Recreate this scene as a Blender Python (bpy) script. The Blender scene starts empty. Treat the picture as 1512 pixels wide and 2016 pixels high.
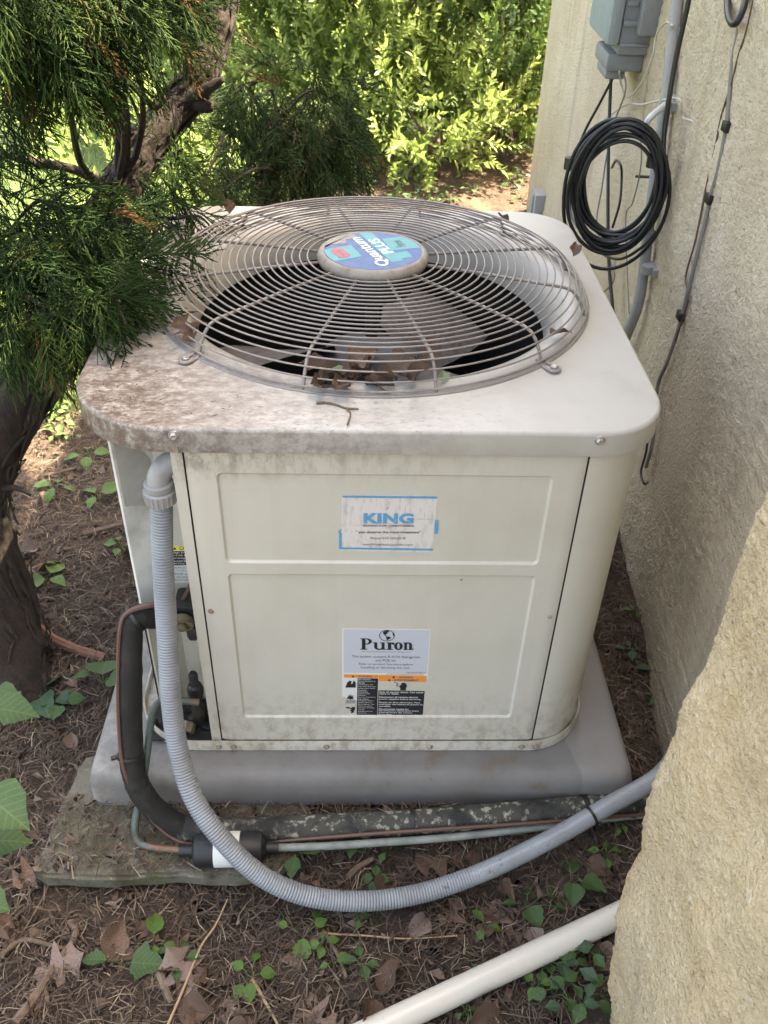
import bpy, bmesh, math, random
import numpy as np
from mathutils import Vector, Matrix, noise

random.seed(7); rng = np.random.default_rng(7)
scene = bpy.context.scene
COL = scene.collection
R_ = math.radians

# ------------------------------------------------------------------ camera
CAM = Vector((-0.0428, -1.0107, 1.3316)); YAW, PITCH, ROLL, FPX = 0.0399, 0.66, 0.033, 1743.5
_f = Vector((math.sin(YAW)*math.cos(PITCH), math.cos(YAW)*math.cos(PITCH), -math.sin(PITCH)))
_r0 = Vector((math.cos(YAW), -math.sin(YAW), 0)); _u0 = _r0.cross(_f)
_r = math.cos(ROLL)*_r0 + math.sin(ROLL)*_u0
_u = -math.sin(ROLL)*_r0 + math.cos(ROLL)*_u0
cam = bpy.data.cameras.new('camera'); camo = bpy.data.objects.new('camera', cam); COL.objects.link(camo)
camo.matrix_world = Matrix(((_r.x, _u.x, -_f.x, CAM.x), (_r.y, _u.y, -_f.y, CAM.y), (_r.z, _u.z, -_f.z, CAM.z), (0, 0, 0, 1)))
cam.sensor_fit = 'VERTICAL'; cam.sensor_height = 36; cam.lens = FPX/2016*36
cam.clip_start = 0.02; cam.clip_end = 1000
cam.dof.use_dof = True; cam.dof.focus_distance = 1.40; cam.dof.aperture_fstop = 13
scene.camera = camo

# ------------------------------------------------------------------ sky, sun, exposure
SUN_EL, SUN_AZ = R_(58), R_(65)          # azimuth measured from +Y towards +X
world = bpy.data.worlds.new('World'); scene.world = world; world.use_nodes = True
nt = world.node_tree; nt.nodes.clear()
sky = nt.nodes.new('ShaderNodeTexSky'); sky.sky_type = 'NISHITA'; sky.sun_disc = False
sky.sun_elevation = SUN_EL; sky.sun_rotation = SUN_AZ; sky.dust_density = 5; sky.air_density = 1.0; sky.ozone_density = 0.5
bg = nt.nodes.new('ShaderNodeBackground'); bg.inputs['Strength'].default_value = 0.15
wo = nt.nodes.new('ShaderNodeOutputWorld')
nt.links.new(sky.outputs[0], bg.inputs[0]); nt.links.new(bg.outputs[0], wo.inputs[0])
sl = bpy.data.lights.new('sun', 'SUN'); sl.energy = 5.0; sl.angle = R_(0.6); sl.color = (1, .95, .86)
so = bpy.data.objects.new('sun', sl); COL.objects.link(so); so.location = (3, 5, 8)
sd = Vector((math.sin(SUN_AZ)*math.cos(SUN_EL), math.cos(SUN_AZ)*math.cos(SUN_EL), math.sin(SUN_EL)))
so.rotation_euler = sd.to_track_quat('Z', 'Y').to_euler()
vs = scene.view_settings
vs.view_transform = 'Standard'; vs.look = 'None'; vs.exposure = 3.1; vs.gamma = 1; vs.use_curve_mapping = False
vs.use_white_balance = True; vs.white_balance_temperature = 8200; vs.white_balance_tint = 11   # camera balanced for open shade
scene.cycles.max_bounces = 8; scene.cycles.transparent_max_bounces = 8
scene.cycles.use_denoising = True

# ------------------------------------------------------------------ survey helpers (place a measured image point on a known real plane)
def ray(u, v): return (_r*((u-756)/FPX) + _u*((1008-v)/FPX) + _f)
def at(u, v, ax, c):
    d = ray(u, v); t = (c-CAM[ax])/d[ax]; return CAM + d*t
def dep(u, v, t): return CAM + ray(u, v)*t
WK, WX = 0.047, 0.60                      # house wall plane: x = WX + WK*y
def wall_at(u, v, off=0.0):
    n = Vector((1, -WK, 0)); d = ray(u, v); return CAM + d*((WX-off-n.dot(CAM))/n.dot(d))

# ------------------------------------------------------------------ materials
def mat(name, base, rough=.6, spots=(), bump=None, metal=0, spec=.5, coat=0, trans=0, attr=None, coord='Object', sss=0):
    """base colour + list of spots (colour, scale, lo, hi[, stretch]) mixed by noise; bump = (scale, strength, distance)"""
    m = bpy.data.materials.new(name); m.use_nodes = True; n = m.node_tree; L = n.links
    b = n.nodes['Principled BSDF']; b.inputs['Roughness'].default_value = rough; b.inputs['Metallic'].default_value = metal
    b.inputs['Specular IOR Level'].default_value = spec
    if coat: b.inputs['Coat Weight'].default_value = coat; b.inputs['Coat Roughness'].default_value = .15
    tc = n.nodes.new('ShaderNodeTexCoord')
    col = None
    if attr:
        at_ = n.nodes.new('ShaderNodeAttribute'); at_.attribute_name = 'tint'
        rp = n.nodes.new('ShaderNodeValToRGB'); e = rp.color_ramp.elements
        while len(e) < len(attr): e.new(.5)
        for i, (p, c) in enumerate(attr): e[i].position = p; e[i].color = (*c, 1)
        L.new(at_.outputs['Fac'], rp.inputs[0]); col = rp.outputs[0]
    else:
        rgb = n.nodes.new('ShaderNodeRGB'); rgb.outputs[0].default_value = (*base, 1); col = rgb.outputs[0]
    for s in spots:
        c2, sc, lo, hi = s[:4]; st = s[4] if len(s) > 4 else (1, 1, 1)
        mp = n.nodes.new('ShaderNodeMapping'); mp.inputs['Scale'].default_value = st; L.new(tc.outputs[coord], mp.inputs[0])
        tx = n.nodes.new('ShaderNodeTexNoise'); tx.inputs['Scale'].default_value = sc; tx.inputs['Detail'].default_value = 6; tx.inputs['Roughness'].default_value = .65
        L.new(mp.outputs[0], tx.inputs['Vector'])
        mr = n.nodes.new('ShaderNodeMapRange'); mr.inputs['From Min'].default_value = lo; mr.inputs['From Max'].default_value = hi
        L.new(tx.outputs['Fac'], mr.inputs['Value'])
        mx = n.nodes.new('ShaderNodeMix'); mx.data_type = 'RGBA'
        L.new(mr.outputs[0], mx.inputs[0]); L.new(col, mx.inputs[6]); mx.inputs[7].default_value = (*c2, 1); col = mx.outputs[2]
    L.new(col, b.inputs['Base Color'])
    if bump:
        tx = n.nodes.new('ShaderNodeTexNoise'); tx.inputs['Scale'].default_value = bump[0]; tx.inputs['Detail'].default_value = 8; tx.inputs['Roughness'].default_value = .7
        L.new(tc.outputs[coord], tx.inputs['Vector'])
        bp = n.nodes.new('ShaderNodeBump'); bp.inputs['Strength'].default_value = bump[1]; bp.inputs['Distance'].default_value = bump[2]
        L.new(tx.outputs['Fac'], bp.inputs['Height']); L.new(bp.outputs[0], b.inputs['Normal'])
    if trans:
        out = n.nodes['Material Output']; tl = n.nodes.new('ShaderNodeBsdfTranslucent'); L.new(col, tl.inputs[0])
        ms = n.nodes.new('ShaderNodeMixShader'); ms.inputs[0].default_value = trans
        L.new(b.outputs[0], ms.inputs[1]); L.new(tl.outputs[0], ms.inputs[2]); L.new(ms.outputs[0], out.inputs[0])
    m['col'] = 1
    return m

def extra(m, builder):
    """insert another colour layer before Base Color: builder(nodes, links, colour_socket, texcoord) -> colour_socket"""
    n = m.node_tree; b = n.nodes['Principled BSDF']; l = b.inputs['Base Color'].links[0]; src = l.from_socket
    tc = next(x for x in n.nodes if x.type == 'TEX_COORD')
    out = builder(n, src, tc); n.links.new(out, b.inputs['Base Color'])

def noise_mask(n, tc, scale, lo, hi, stretch=(1, 1, 1), detail=8, rough=.7):
    mp = n.nodes.new('ShaderNodeMapping'); mp.inputs['Scale'].default_value = stretch; n.links.new(tc.outputs['Object'], mp.inputs[0])
    tx = n.nodes.new('ShaderNodeTexNoise'); tx.inputs['Scale'].default_value = scale; tx.inputs['Detail'].default_value = detail; tx.inputs['Roughness'].default_value = rough
    n.links.new(mp.outputs[0], tx.inputs['Vector'])
    mr = n.nodes.new('ShaderNodeMapRange'); mr.inputs['From Min'].default_value = lo; mr.inputs['From Max'].default_value = hi
    n.links.new(tx.outputs['Fac'], mr.inputs['Value']); return mr.outputs[0]
def axis_ramp(n, tc, vec, a, b):
    """0 at dot(pos,vec)=a, 1 at b"""
    d = n.nodes.new('ShaderNodeVectorMath'); d.operation = 'DOT_PRODUCT'; d.inputs[1].default_value = vec
    n.links.new(tc.outputs['Object'], d.inputs[0])
    mr = n.nodes.new('ShaderNodeMapRange'); mr.inputs['From Min'].default_value = a; mr.inputs['From Max'].default_value = b
    n.links.new(d.outputs['Value'], mr.inputs['Value']); return mr.outputs[0]
def dist_ramp(n, tc, p, r0, r1):
    d = n.nodes.new('ShaderNodeVectorMath'); d.operation = 'DISTANCE'; d.inputs[1].default_value = p
    n.links.new(tc.outputs['Object'], d.inputs[0])
    mr = n.nodes.new('ShaderNodeMapRange'); mr.inputs['From Min'].default_value = r0; mr.inputs['From Max'].default_value = r1
    n.links.new(d.outputs['Value'], mr.inputs['Value']); return mr.outputs[0]
def mth(n, op, a, b):
    m = n.nodes.new('ShaderNodeMath'); m.operation = op; m.use_clamp = True
    for i, x in enumerate((a, b)):
        if isinstance(x, (int, float)): m.inputs[i].default_value = x
        else: n.links.new(x, m.inputs[i])
    return m.outputs[0]
def mixc(n, fac, src, c2):
    mx = n.nodes.new('ShaderNodeMix'); mx.data_type = 'RGBA'; n.links.new(fac, mx.inputs[0]); n.links.new(src, mx.inputs[6])
    mx.inputs[7].default_value = (*c2, 1); return mx.outputs[2]

M = {}
M['lid'] = mat('lid_paint', (.455, .44, .40), .34, [((.39, .37, .335), 6, .45, .75)], bump=(260, .05, .002))
def _lid(n, src, tc):
    # brown grime soaked into the corner under the tree, fading across the lid, and dark specks along the front
    f = dist_ramp(n, tc, (-.42, .02, .69), .60, .05)
    a = noise_mask(n, tc, 42, .43, .57, (1, 1.7, 1), 10, .8); a = mth(n, 'MULTIPLY', a, f)
    src = mixc(n, mth(n, 'MULTIPLY', a, .85), src, (.175, .13, .105))
    f2 = dist_ramp(n, tc, (-.42, .05, .69), .26, .03)
    b = noise_mask(n, tc, 70, .38, .56, (1, 1.5, 1), 9, .75); src = mixc(n, mth(n, 'MULTIPLY', mth(n, 'MULTIPLY', b, f2), .9), src, (.095, .062, .048))
    t = axis_ramp(n, tc, (0, 1, 0), .16, .0); q = noise_mask(n, tc, 45, .52, .62, (1, 3, 1), 8, .7); w = axis_ramp(n, tc, (1, 0, 0), .1, -.35)
    src = mixc(n, mth(n, 'MULTIPLY', mth(n, 'MULTIPLY', q, t), mth(n, 'MULTIPLY', w, .8)), src, (.13, .10, .08))
    g = axis_ramp(n, tc, (0, 1, 0), .20, .02); c = noise_mask(n, tc, 75, .56, .66, (1, 2.2, 1)); h = axis_ramp(n, tc, (1, 0, 0), .25, .0); u = axis_ramp(n, tc, (0, 0, 1), .682, .69)
    src = mixc(n, mth(n, 'MULTIPLY', mth(n, 'MULTIPLY', mth(n, 'MULTIPLY', c, g), mth(n, 'MULTIPLY', h, u)), .7), src, (.10, .085, .075))
    d = noise_mask(n, tc, 9, .5, .75, (1, 1, 1)); src = mixc(n, mth(n, 'MULTIPLY', d, .35), src, (.30, .265, .235))
    return src
extra(M['lid'], _lid)
M['cream'] = mat('cream_enamel', (.535, .51, .435), .38, [((.47, .44, .36), 5, .45, .8), ((.16, .13, .09), 150, .70, .76)], bump=(240, .04, .002))
def _cream(n, src, tc):
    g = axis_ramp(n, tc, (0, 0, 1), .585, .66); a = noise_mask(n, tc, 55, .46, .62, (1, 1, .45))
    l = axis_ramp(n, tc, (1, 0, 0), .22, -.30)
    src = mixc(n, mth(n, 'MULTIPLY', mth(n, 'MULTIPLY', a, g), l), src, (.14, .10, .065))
    s = noise_mask(n, tc, 34, .52, .72, (1, 1, .06)); src = mixc(n, mth(n, 'MULTIPLY', s, .10), src, (.30, .26, .17))
    h = axis_ramp(n, tc, (0, 0, 1), .17, .0); b = noise_mask(n, tc, 45, .46, .62, (1, 1, .7), 9, .75)
    src = mixc(n, mth(n, 'MULTIPLY', mth(n, 'MULTIPLY', h, b), .75), src, (.24, .18, .115))
    k = noise_mask(n, tc, 3, .5, .7); e = noise_mask(n, tc, 120, .6, .7, (.25, 1, 1.4)); src = mixc(n, mth(n, 'MULTIPLY', mth(n, 'MULTIPLY', k, e), .5), src, (.33, .29, .21))
    return src
extra(M['cream'], _cream)
M['post'] = mat('pale_post', (.70, .70, .66), .5, [((.42, .40, .35), 8, .5, .7)], bump=(120, .1, .002))
M['tape'] = mat('foil_tape', (.36, .345, .31), .45, [((.46, .45, .41), 14, .4, .65)], bump=(30, .3, .003))
M['wire'] = mat('grille_wire', (.22, .19, .17), .42, [((.30, .27, .245), 30, .4, .7), ((.12, .09, .07), 60, .6, .72)], spec=.5)
M['hub'] = mat('hub_plastic', (.30, .265, .225), .55, [((.20, .165, .135), 60, .45, .7)], bump=(80, .2, .002))
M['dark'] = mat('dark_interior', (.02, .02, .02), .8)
M['blade'] = mat('dusty_blade', (.11, .10, .102), .75, [((.04, .036, .035), 18, .4, .7), ((.125, .117, .12), 90, .45, .6)])
M['motor'] = mat('motor_black', (.03, .03, .032), .5)
M['screw'] = mat('zinc_screw', (.55, .55, .54), .35, [((.30, .22, .14), 90, .5, .7)], metal=.8)
M['rust'] = mat('rusty_screw', (.30, .23, .15), .6, [((.45, .42, .36), 90, .45, .65)], metal=.4)
M['pad'] = mat('grey_pad', (.18, .17, .158), .6, [((.135, .125, .113), 7, .4, .7), ((.15, .115, .08), 14, .56, .7), ((.10, .08, .055), 110, .66, .74)], bump=(300, .25, .002))
def _pad(n, src, tc):
    f = axis_ramp(n, tc, (.97, .24, 0), .34, .345); src = mixc(n, mth(n, 'MULTIPLY', f, .4), src, (.28, .265, .245))
    l = axis_ramp(n, tc, (1, 0, 0), -.25, -.5); a = noise_mask(n, tc, 22, .45, .65); return mixc(n, mth(n, 'MULTIPLY', mth(n, 'MULTIPLY', l, a), .6), src, (.34, .31, .26))
extra(M['pad'], _pad)
M['slab'] = mat('mossy_concrete', (.17, .155, .12), .95, [((.10, .105, .05), 12, .42, .62), ((.30, .28, .22), 70, .6, .72), ((.07, .055, .035), 20, .5, .66)], bump=(120, .8, .01))
M['conduit'] = mat('grey_conduit', (.242, .262, .278), .30, [((.20, .205, .215), 20, .4, .7)])
def _cond(n, src, tc):
    a = noise_mask(n, tc, 90, .60, .66); l = noise_mask(n, tc, 4, .4, .6)
    return mixc(n, mth(n, 'MULTIPLY', mth(n, 'MULTIPLY', a, l), .75), src, (.07, .065, .055))
extra(M['conduit'], _cond)
M['fitting'] = mat('grey_fitting', (.285, .28, .275), .42, [((.22, .21, .20), 30, .45, .7)])
M['foam'] = mat('black_foam', (.011, .0105, .009), .8, [((.026, .023, .018), 25, .5, .7)], bump=(90, .35, .004))
M['foam_old'] = mat('weathered_foam', (.055, .052, .042), .85, [((.30, .30, .23), 70, .53, .60), ((.02, .02, .018), 12, .5, .6)], bump=(90, .5, .005))
M['copper'] = mat('copper_patina', (.10, .125, .115), .55, [((.20, .11, .06), 9, .5, .62), ((.055, .06, .055), 40, .5, .7)], metal=.3)
M['copper_grey'] = mat('grey_green_copper', (.22, .245, .215), .6, [((.13, .14, .12), 30, .45, .7)])
M['brownwire'] = mat('brown_wire', (.11, .055, .042), .5)
M['drier'] = mat('black_drier', (.014, .014, .016), .5, [((.05, .045, .035), 40, .58, .7)], bump=(60, .3, .003))
M['brass'] = mat('tarnished_brass', (.22, .18, .11), .5, [((.08, .065, .045), 40, .5, .68)], metal=.3)
M['valve'] = mat('dark_valve', (.014, .013, .012), .5, [((.045, .036, .025), 40, .5, .7)])
M['pvc'] = mat('white_pvc', (.56, .53, .455), .33, [((.48, .43, .33), 6, .5, .75), ((.25, .2, .13), 110, .68, .73)])
M['paper'] = mat('sticker_paper', (.62, .585, .55), .7, [((.48, .43, .39), 50, .5, .66, (2, 1, .6)), ((.36, .31, .27), 120, .62, .7, (3, 1, .3))], bump=(80, .3, .001))
M['kblue'] = mat('sticker_blue', (.075, .29, .50), .6, [((.15, .36, .52), 120, .5, .7)])
M['ink'] = mat('black_ink', (.018, .018, .022), .5)
M['ink2'] = mat('faded_ink', (.13, .115, .13), .6)
M['lab'] = mat('lilac_label', (.50, .515, .56), .4)
M['labw'] = mat('white_label', (.66, .66, .62), .45)
M['orange'] = mat('orange_band', (.78, .26, .045), .5)
M['yellow'] = mat('yellow_band', (.78, .70, .10), .5)
M['hblue'] = mat('sticker_hub_blue', (.07, .135, .31), .6, [((.11, .18, .34), 60, .4, .7)])
M['hteal'] = mat('sticker_teal', (.085, .36, .39), .6, [((.13, .29, .34), 60, .45, .7)])
M['hred'] = mat('sticker_red', (.52, .075, .10), .5)
M['white'] = mat('white_ink', (.76, .77, .76), .5)
M['bark'] = mat('juniper_bark', (.017, .012, .008), .95, [((.036, .021, .014), 14, .45, .65, (3, 3, .5)), ((.03, .02, .015), 22, .5, .62, (4, 4, .5)), ((.075, .06, .05), 30, .6, .74, (4, 4, .4))], bump=(40, .8, .01))
M['root'] = mat('reddish_root', (.17, .075, .042), .8, [((.14, .07, .045), 25, .45, .65)], bump=(60, .4, .004))
M['twig'] = mat('dry_twig', (.10, .070, .048), .9, [((.18, .13, .09), 30, .45, .7)])
M['stalk'] = mat('tan_stalk', (.33, .23, .13), .8)
M['soil'] = mat('soil', (.062, .041, .027), 1, [((.110, .074, .047), 7, .42, .66), ((.03, .02, .013), 28, .5, .7), ((.17, .125, .085), 90, .60, .72)], bump=(55, 1.0, .025))
def _soil(n, src, tc):
    # trodden clay shows between the litter near the house; turf under the lawn
    c = noise_mask(n, tc, 4.5, .50, .62); g = axis_ramp(n, tc, (1, 0, 0), -.2, .3); src = mixc(n, mth(n, 'MULTIPLY', mth(n, 'MULTIPLY', c, g), .8), src, (.17, .115, .072))
    f = axis_ramp(n, tc, (-.8, .6, 0), 2.0, 2.4); src = mixc(n, f, src, (.06, .10, .025))
    return src
extra(M['soil'], _soil)
M['wood'] = mat('far_wood', (.22, .13, .08), .9)
M['steel'] = mat('grey_box', (.20, .215, .225), .55, [((.25, .265, .275), 12, .4, .7), ((.12, .12, .11), 60, .62, .72)], bump=(150, .05, .002))
M['steel2'] = mat('light_grey_cover', (.30, .345, .38), .5, [((.24, .27, .29), 12, .45, .7)])
M['cable'] = mat('black_cable', (.012, .013, .016), .38)
M['gcable'] = mat('grey_cable', (.20, .19, .17), .6)
M['wcable'] = mat('white_cable', (.50, .48, .42), .55)
M['gpvc'] = mat('grey_pvc', (.27, .275, .275), .55, [((.34, .33, .31), 12, .45, .7)])
M['strap'] = mat('pale_strap', (.55, .56, .56), .4)
M['zip'] = mat('black_tie', (.012, .012, .012), .45)
# foliage, tint attribute picks the plant's own colour
M['juni'] = mat('juniper_green', (0, 0, 0), .65, attr=[(0, (.009, .020, .008)), (.5, (.022, .048, .013)), (.86, (.055, .095, .022)), (1, (.12, .065, .025))], trans=.12, spec=.1)
M['juni2'] = mat('dull_juniper', (0, 0, 0), .7, attr=[(0, (.018, .032, .012)), (.6, (.035, .060, .020)), (.85, (.07, .072, .03)), (1, (.14, .08, .035))], trans=.15, spec=.1)
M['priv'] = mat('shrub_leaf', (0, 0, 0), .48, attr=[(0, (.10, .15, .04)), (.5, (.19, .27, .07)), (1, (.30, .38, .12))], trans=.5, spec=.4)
M['priv_shade'] = mat('shaded_shrub_leaf', (0, 0, 0), .5, attr=[(0, (.032, .070, .022)), (.6, (.07, .13, .032)), (1, (.13, .21, .045))], trans=.4, spec=.4)  # darker copy of the shrub leaf, shade by the wall put into its colour
M['weed'] = mat('weed_leaf', (.036, .085, .022), .5, [((.055, .11, .028), 40, .4, .7)], trans=.28, bump=(90, .4, .003))
M['weed2'] = mat('bright_weed_leaf', (.085, .17, .024), .5, [((.06, .13, .022), 40, .4, .7)], trans=.35, bump=(90, .4, .003))
M['weed3'] = mat('blue_green_leaf', (.028, .070, .034), .45, [((.042, .088, .04), 40, .4, .7)], trans=.22, bump=(90, .4, .003))
def veins(m):
    def f(n, src, tc):
        sx = n.nodes.new('ShaderNodeSeparateXYZ'); n.links.new(tc.outputs['Object'], sx.inputs[0])
        def M_(op, a, b_=0.0, clamp=False):
            q = n.nodes.new('ShaderNodeMath'); q.operation = op; q.use_clamp = clamp
            for i_, x_ in enumerate((a, b_)):
                if isinstance(x_, (int, float)): q.inputs[i_].default_value = x_
                else: n.links.new(x_, q.inputs[i_])
            return q.outputs[0]
        ax = M_('ABSOLUTE', sx.outputs[0]); ph = M_('SUBTRACT', sx.outputs[1], M_('MULTIPLY', ax, .9)); sn = M_('SINE', M_('MULTIPLY', ph, 48.0))
        v = M_('MULTIPLY', M_('SUBTRACT', sn, .72), 3.0, True); mid = M_('MULTIPLY', M_('SUBTRACT', .018, ax), 90.0, True); fac = M_('MULTIPLY', M_('MAXIMUM', v, mid), .45)
        mx = n.nodes.new('ShaderNodeMix'); mx.data_type = 'RGBA'; mx.blend_type = 'SCREEN'; n.links.new(fac, mx.inputs[0]); n.links.new(src, mx.inputs[6]); mx.inputs[7].default_value = (.09, .13, .05, 1)
        h = noise_mask(n, tc, 9, .62, .70); out = mixc(n, mth(n, 'MULTIPLY', h, .5), mx.outputs[2], (.13, .10, .04)); return out
    extra(m, f)
for k_ in ('weed', 'weed2', 'weed3'): veins(M[k_])
M['grass'] = mat('grass', (0, 0, 0), .6, attr=[(0, (.06, .13, .02)), (.7, (.12, .22, .035)), (1, (.24, .24, .09))], trans=.35)
M['straw'] = mat('needle_straw', (0, 0, 0), .85, attr=[(0, (.036, .024, .016)), (.5, (.085, .058, .039)), (.85, (.15, .108, .072)), (1, (.28, .22, .155))])
M['chip'] = mat('litter_crumb', (0, 0, 0), .9, attr=[(0, (.035, .022, .014)), (.6, (.10, .062, .040)), (1, (.20, .14, .10))])
M['dead'] = mat('dead_leaf', (.17, .108, .075), .75, [((.10, .06, .042), 25, .42, .62), ((.25, .18, .14), 40, .55, .7)], bump=(60, .3, .003), trans=.1)
M['dead2'] = mat('dark_dead_leaf', (.10, .058, .036), .8, [((.06, .035, .022), 30, .45, .65), ((.15, .09, .06), 50, .55, .7)], bump=(60, .4, .003), trans=.08)
M['dead3'] = mat('greyish_dead_leaf', (.20, .145, .12), .75, [((.13, .09, .072), 25, .45, .65)], bump=(60, .3, .003), trans=.1)

def stucco(name, c0, c1, c2, bs, sc):
    m = mat(name, c0, .95, [(c1, 3.5, .40, .66), (c2, 105, .60, .68), (c1, 30, .55, .7)])
    n = m.node_tree; L = n.links; b = n.nodes['Principled BSDF']; tc = next(x for x in n.nodes if x.type == 'TEX_COORD')
    v = n.nodes.new('ShaderNodeTexNoise'); v.inputs['Scale'].default_value = sc; v.inputs['Detail'].default_value = 2; L.new(tc.outputs['Object'], v.inputs['Vector'])
    w = n.nodes.new('ShaderNodeTexNoise'); w.inputs['Scale'].default_value = sc*3.2; w.inputs['Detail'].default_value = 4; L.new(tc.outputs['Object'], w.inputs['Vector'])
    ad = n.nodes.new('ShaderNodeMath'); ad.operation = 'MULTIPLY_ADD'; L.new(w.outputs['Fac'], ad.inputs[0]); ad.inputs[1].default_value = .6; L.new(v.outputs['Fac'], ad.inputs[2])
    bp = n.nodes.new('ShaderNodeBump'); bp.inputs['Strength'].default_value = bs; bp.inputs['Distance'].default_value = .013
    L.new(ad.outputs[0], bp.inputs['Height']); L.new(bp.outputs[0], b.inputs['Normal']); return m
M['stucco'] = stucco('tan_stucco', (.80, .675, .505), (.70, .565, .395), (.30, .225, .15), .9, 150)
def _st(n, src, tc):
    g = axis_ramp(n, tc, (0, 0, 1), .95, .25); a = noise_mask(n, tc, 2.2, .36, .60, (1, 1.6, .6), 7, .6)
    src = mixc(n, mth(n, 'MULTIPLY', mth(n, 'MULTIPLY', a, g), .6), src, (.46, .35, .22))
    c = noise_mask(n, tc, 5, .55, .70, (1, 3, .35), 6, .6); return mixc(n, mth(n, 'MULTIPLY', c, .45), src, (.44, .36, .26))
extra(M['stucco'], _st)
M['stucco2'] = stucco('warm_stucco', (.79, .635, .42), (.70, .53, .315), (.84, .76, .62), 1.0, 150)
def _st2(n, src, tc):
    a = noise_mask(n, tc, 2.6, .50, .66, (1, 1.4, .45), 6, .6); src = mixc(n, mth(n, 'MULTIPLY', a, .8), src, (.62, .43, .215))
    c = noise_mask(n, tc, 7, .56, .72, (1, 2.5, .4), 6, .6); return mixc(n, mth(n, 'MULTIPLY', c, .5), src, (.52, .40, .26))
extra(M['stucco2'], _st2)

# ------------------------------------------------------------------ object helpers
def tag(o, label=None, cat=None, group=None, kind=None):
    if label: o['label'] = label
    if cat: o['category'] = cat
    if group: o['group'] = group
    if kind: o['kind'] = kind
    return o
def wloc(o):
    p = Vector((0, 0, 0))
    while o: p += o.location; o = o.parent
    return p
def empty(name, loc=(0, 0, 0)):
    o = bpy.data.objects.new(name, None); o.empty_display_size = .05; o.location = loc; COL.objects.link(o); return o
def link(name, me, m=None, parent=None, loc=(0, 0, 0)):
    if m is not None and not me.materials: me.materials.append(m)
    o = bpy.data.objects.new(name, me); COL.objects.link(o); o.location = loc
    if parent: o.parent = parent
    return o
def smooth(me, ang=40):
    me.polygons.foreach_set('use_smooth', [True]*len(me.polygons))
    try: me.set_sharp_from_angle(angle=R_(ang))
    except Exception: pass

class MB:
    def __init__(s): s.v = []; s.f = []
    def add(s, vs, fs):
        o = len(s.v); s.v += [tuple(x) for x in vs]; s.f += [tuple(i+o for i in q) for q in fs]; return s
    def box(s, a, b):
        x0, y0, z0 = a; x1, y1, z1 = b
        return s.add([(x0,y0,z0),(x1,y0,z0),(x1,y1,z0),(x0,y1,z0),(x0,y0,z1),(x1,y0,z1),(x1,y1,z1),(x0,y1,z1)],
                     [(0,3,2,1),(4,5,6,7),(0,1,5,4),(1,2,6,5),(2,3,7,6),(3,0,4,7)])
    def tube(s, pts, r, n=8, cap=True, closed=False):
        pts = [Vector(p) for p in pts]; k = len(pts)
        rs = r if isinstance(r, (list, tuple)) else [r]*k
        T = []
        for i in range(k):
            if closed: t = pts[(i+1) % k]-pts[i-1]
            else: t = pts[min(i+1, k-1)]-pts[max(i-1, 0)]
            T.append(t.normalized() if t.length > 1e-9 else Vector((0, 0, 1)))
        a = Vector((0, 0, 1)) if abs(T[0].z) < .9 else Vector((1, 0, 0))
        N = (a - T[0]*a.dot(T[0])).normalized(); vs = []
        for i in range(k):
            N = (N - T[i]*N.dot(T[i])).normalized(); B = T[i].cross(N)
            for j in range(n):
                q = 2*math.pi*j/n; vs.append(pts[i]+(N*math.cos(q)+B*math.sin(q))*rs[i])
        fs = [(i*n+j, i*n+(j+1) % n, (i+1)*n+(j+1) % n, (i+1)*n+j) for i in range(k-1) for j in range(n)]
        if closed: fs += [((k-1)*n+j, (k-1)*n+(j+1) % n, (j+1) % n, j) for j in range(n)]
        elif cap: fs += [tuple(range(n-1, -1, -1)), tuple((k-1)*n+j for j in range(n))]
        return s.add(vs, fs)
    def lathe(s, prof, c, axis=(0, 0, 1), n=24, cap=True):
        ax = Vector(axis).normalized(); a = Vector((1, 0, 0)) if abs(ax.x) < .9 else Vector((0, 1, 0))
        N = (a-ax*a.dot(ax)).normalized(); B = ax.cross(N); c = Vector(c); vs = []
        for (r, h) in prof:
            for j in range(n):
                q = 2*math.pi*j/n; vs.append(c+ax*h+(N*math.cos(q)+B*math.sin(q))*r)
        k = len(prof); fs = [(i*n+j, i*n+(j+1) % n, (i+1)*n+(j+1) % n, (i+1)*n+j) for i in range(k-1) for j in range(n)]
        if prof[0][0] > 1e-6: fs.append(tuple(range(n-1, -1, -1)))
        if cap and prof[-1][0] > 1e-6: fs.append(tuple((k-1)*n+j for j in range(n)))
        return s.add(vs, fs)
    def prism(s, pts, n, th):
        """flat outline of 3D points given thickness th along n (towards the viewer side), front face at pts + n*th"""
        n = Vector(n).normalized(); k = len(pts); P = [Vector(p) for p in pts]
        vs = [p for p in P]+[p+n*th for p in P]
        fs = [tuple(range(k-1, -1, -1)), tuple(range(k, 2*k))]+[(i, (i+1) % k, (i+1) % k+k, i+k) for i in range(k)]
        return s.add(vs, fs)
    def build(s, name, m, parent=None, sm=True, ang=40, loc=None, bevel=0, fix=True):
        off = wloc(parent) if parent else Vector(loc or (0, 0, 0))
        me = bpy.data.meshes.new(name); me.from_pydata([(x-off.x, y-off.y, z-off.z) for x, y, z in s.v], [], s.f)
        if bevel or fix:
            bm = bmesh.new(); bm.from_mesh(me)
            if fix: bmesh.ops.recalc_face_normals(bm, faces=bm.faces)
            if bevel:
                ed = [e for e in bm.edges if len(e.link_faces) == 2 and e.calc_face_angle(0) > R_(35)]
                bmesh.ops.bevel(bm, geom=ed, offset=bevel, segments=2, affect='EDGES', profile=.5)
            bm.to_mesh(me); bm.free()
        if sm: smooth(me, ang)
        return link(name, me, M[m] if isinstance(m, str) else m, parent, (0, 0, 0) if parent else off)

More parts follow.
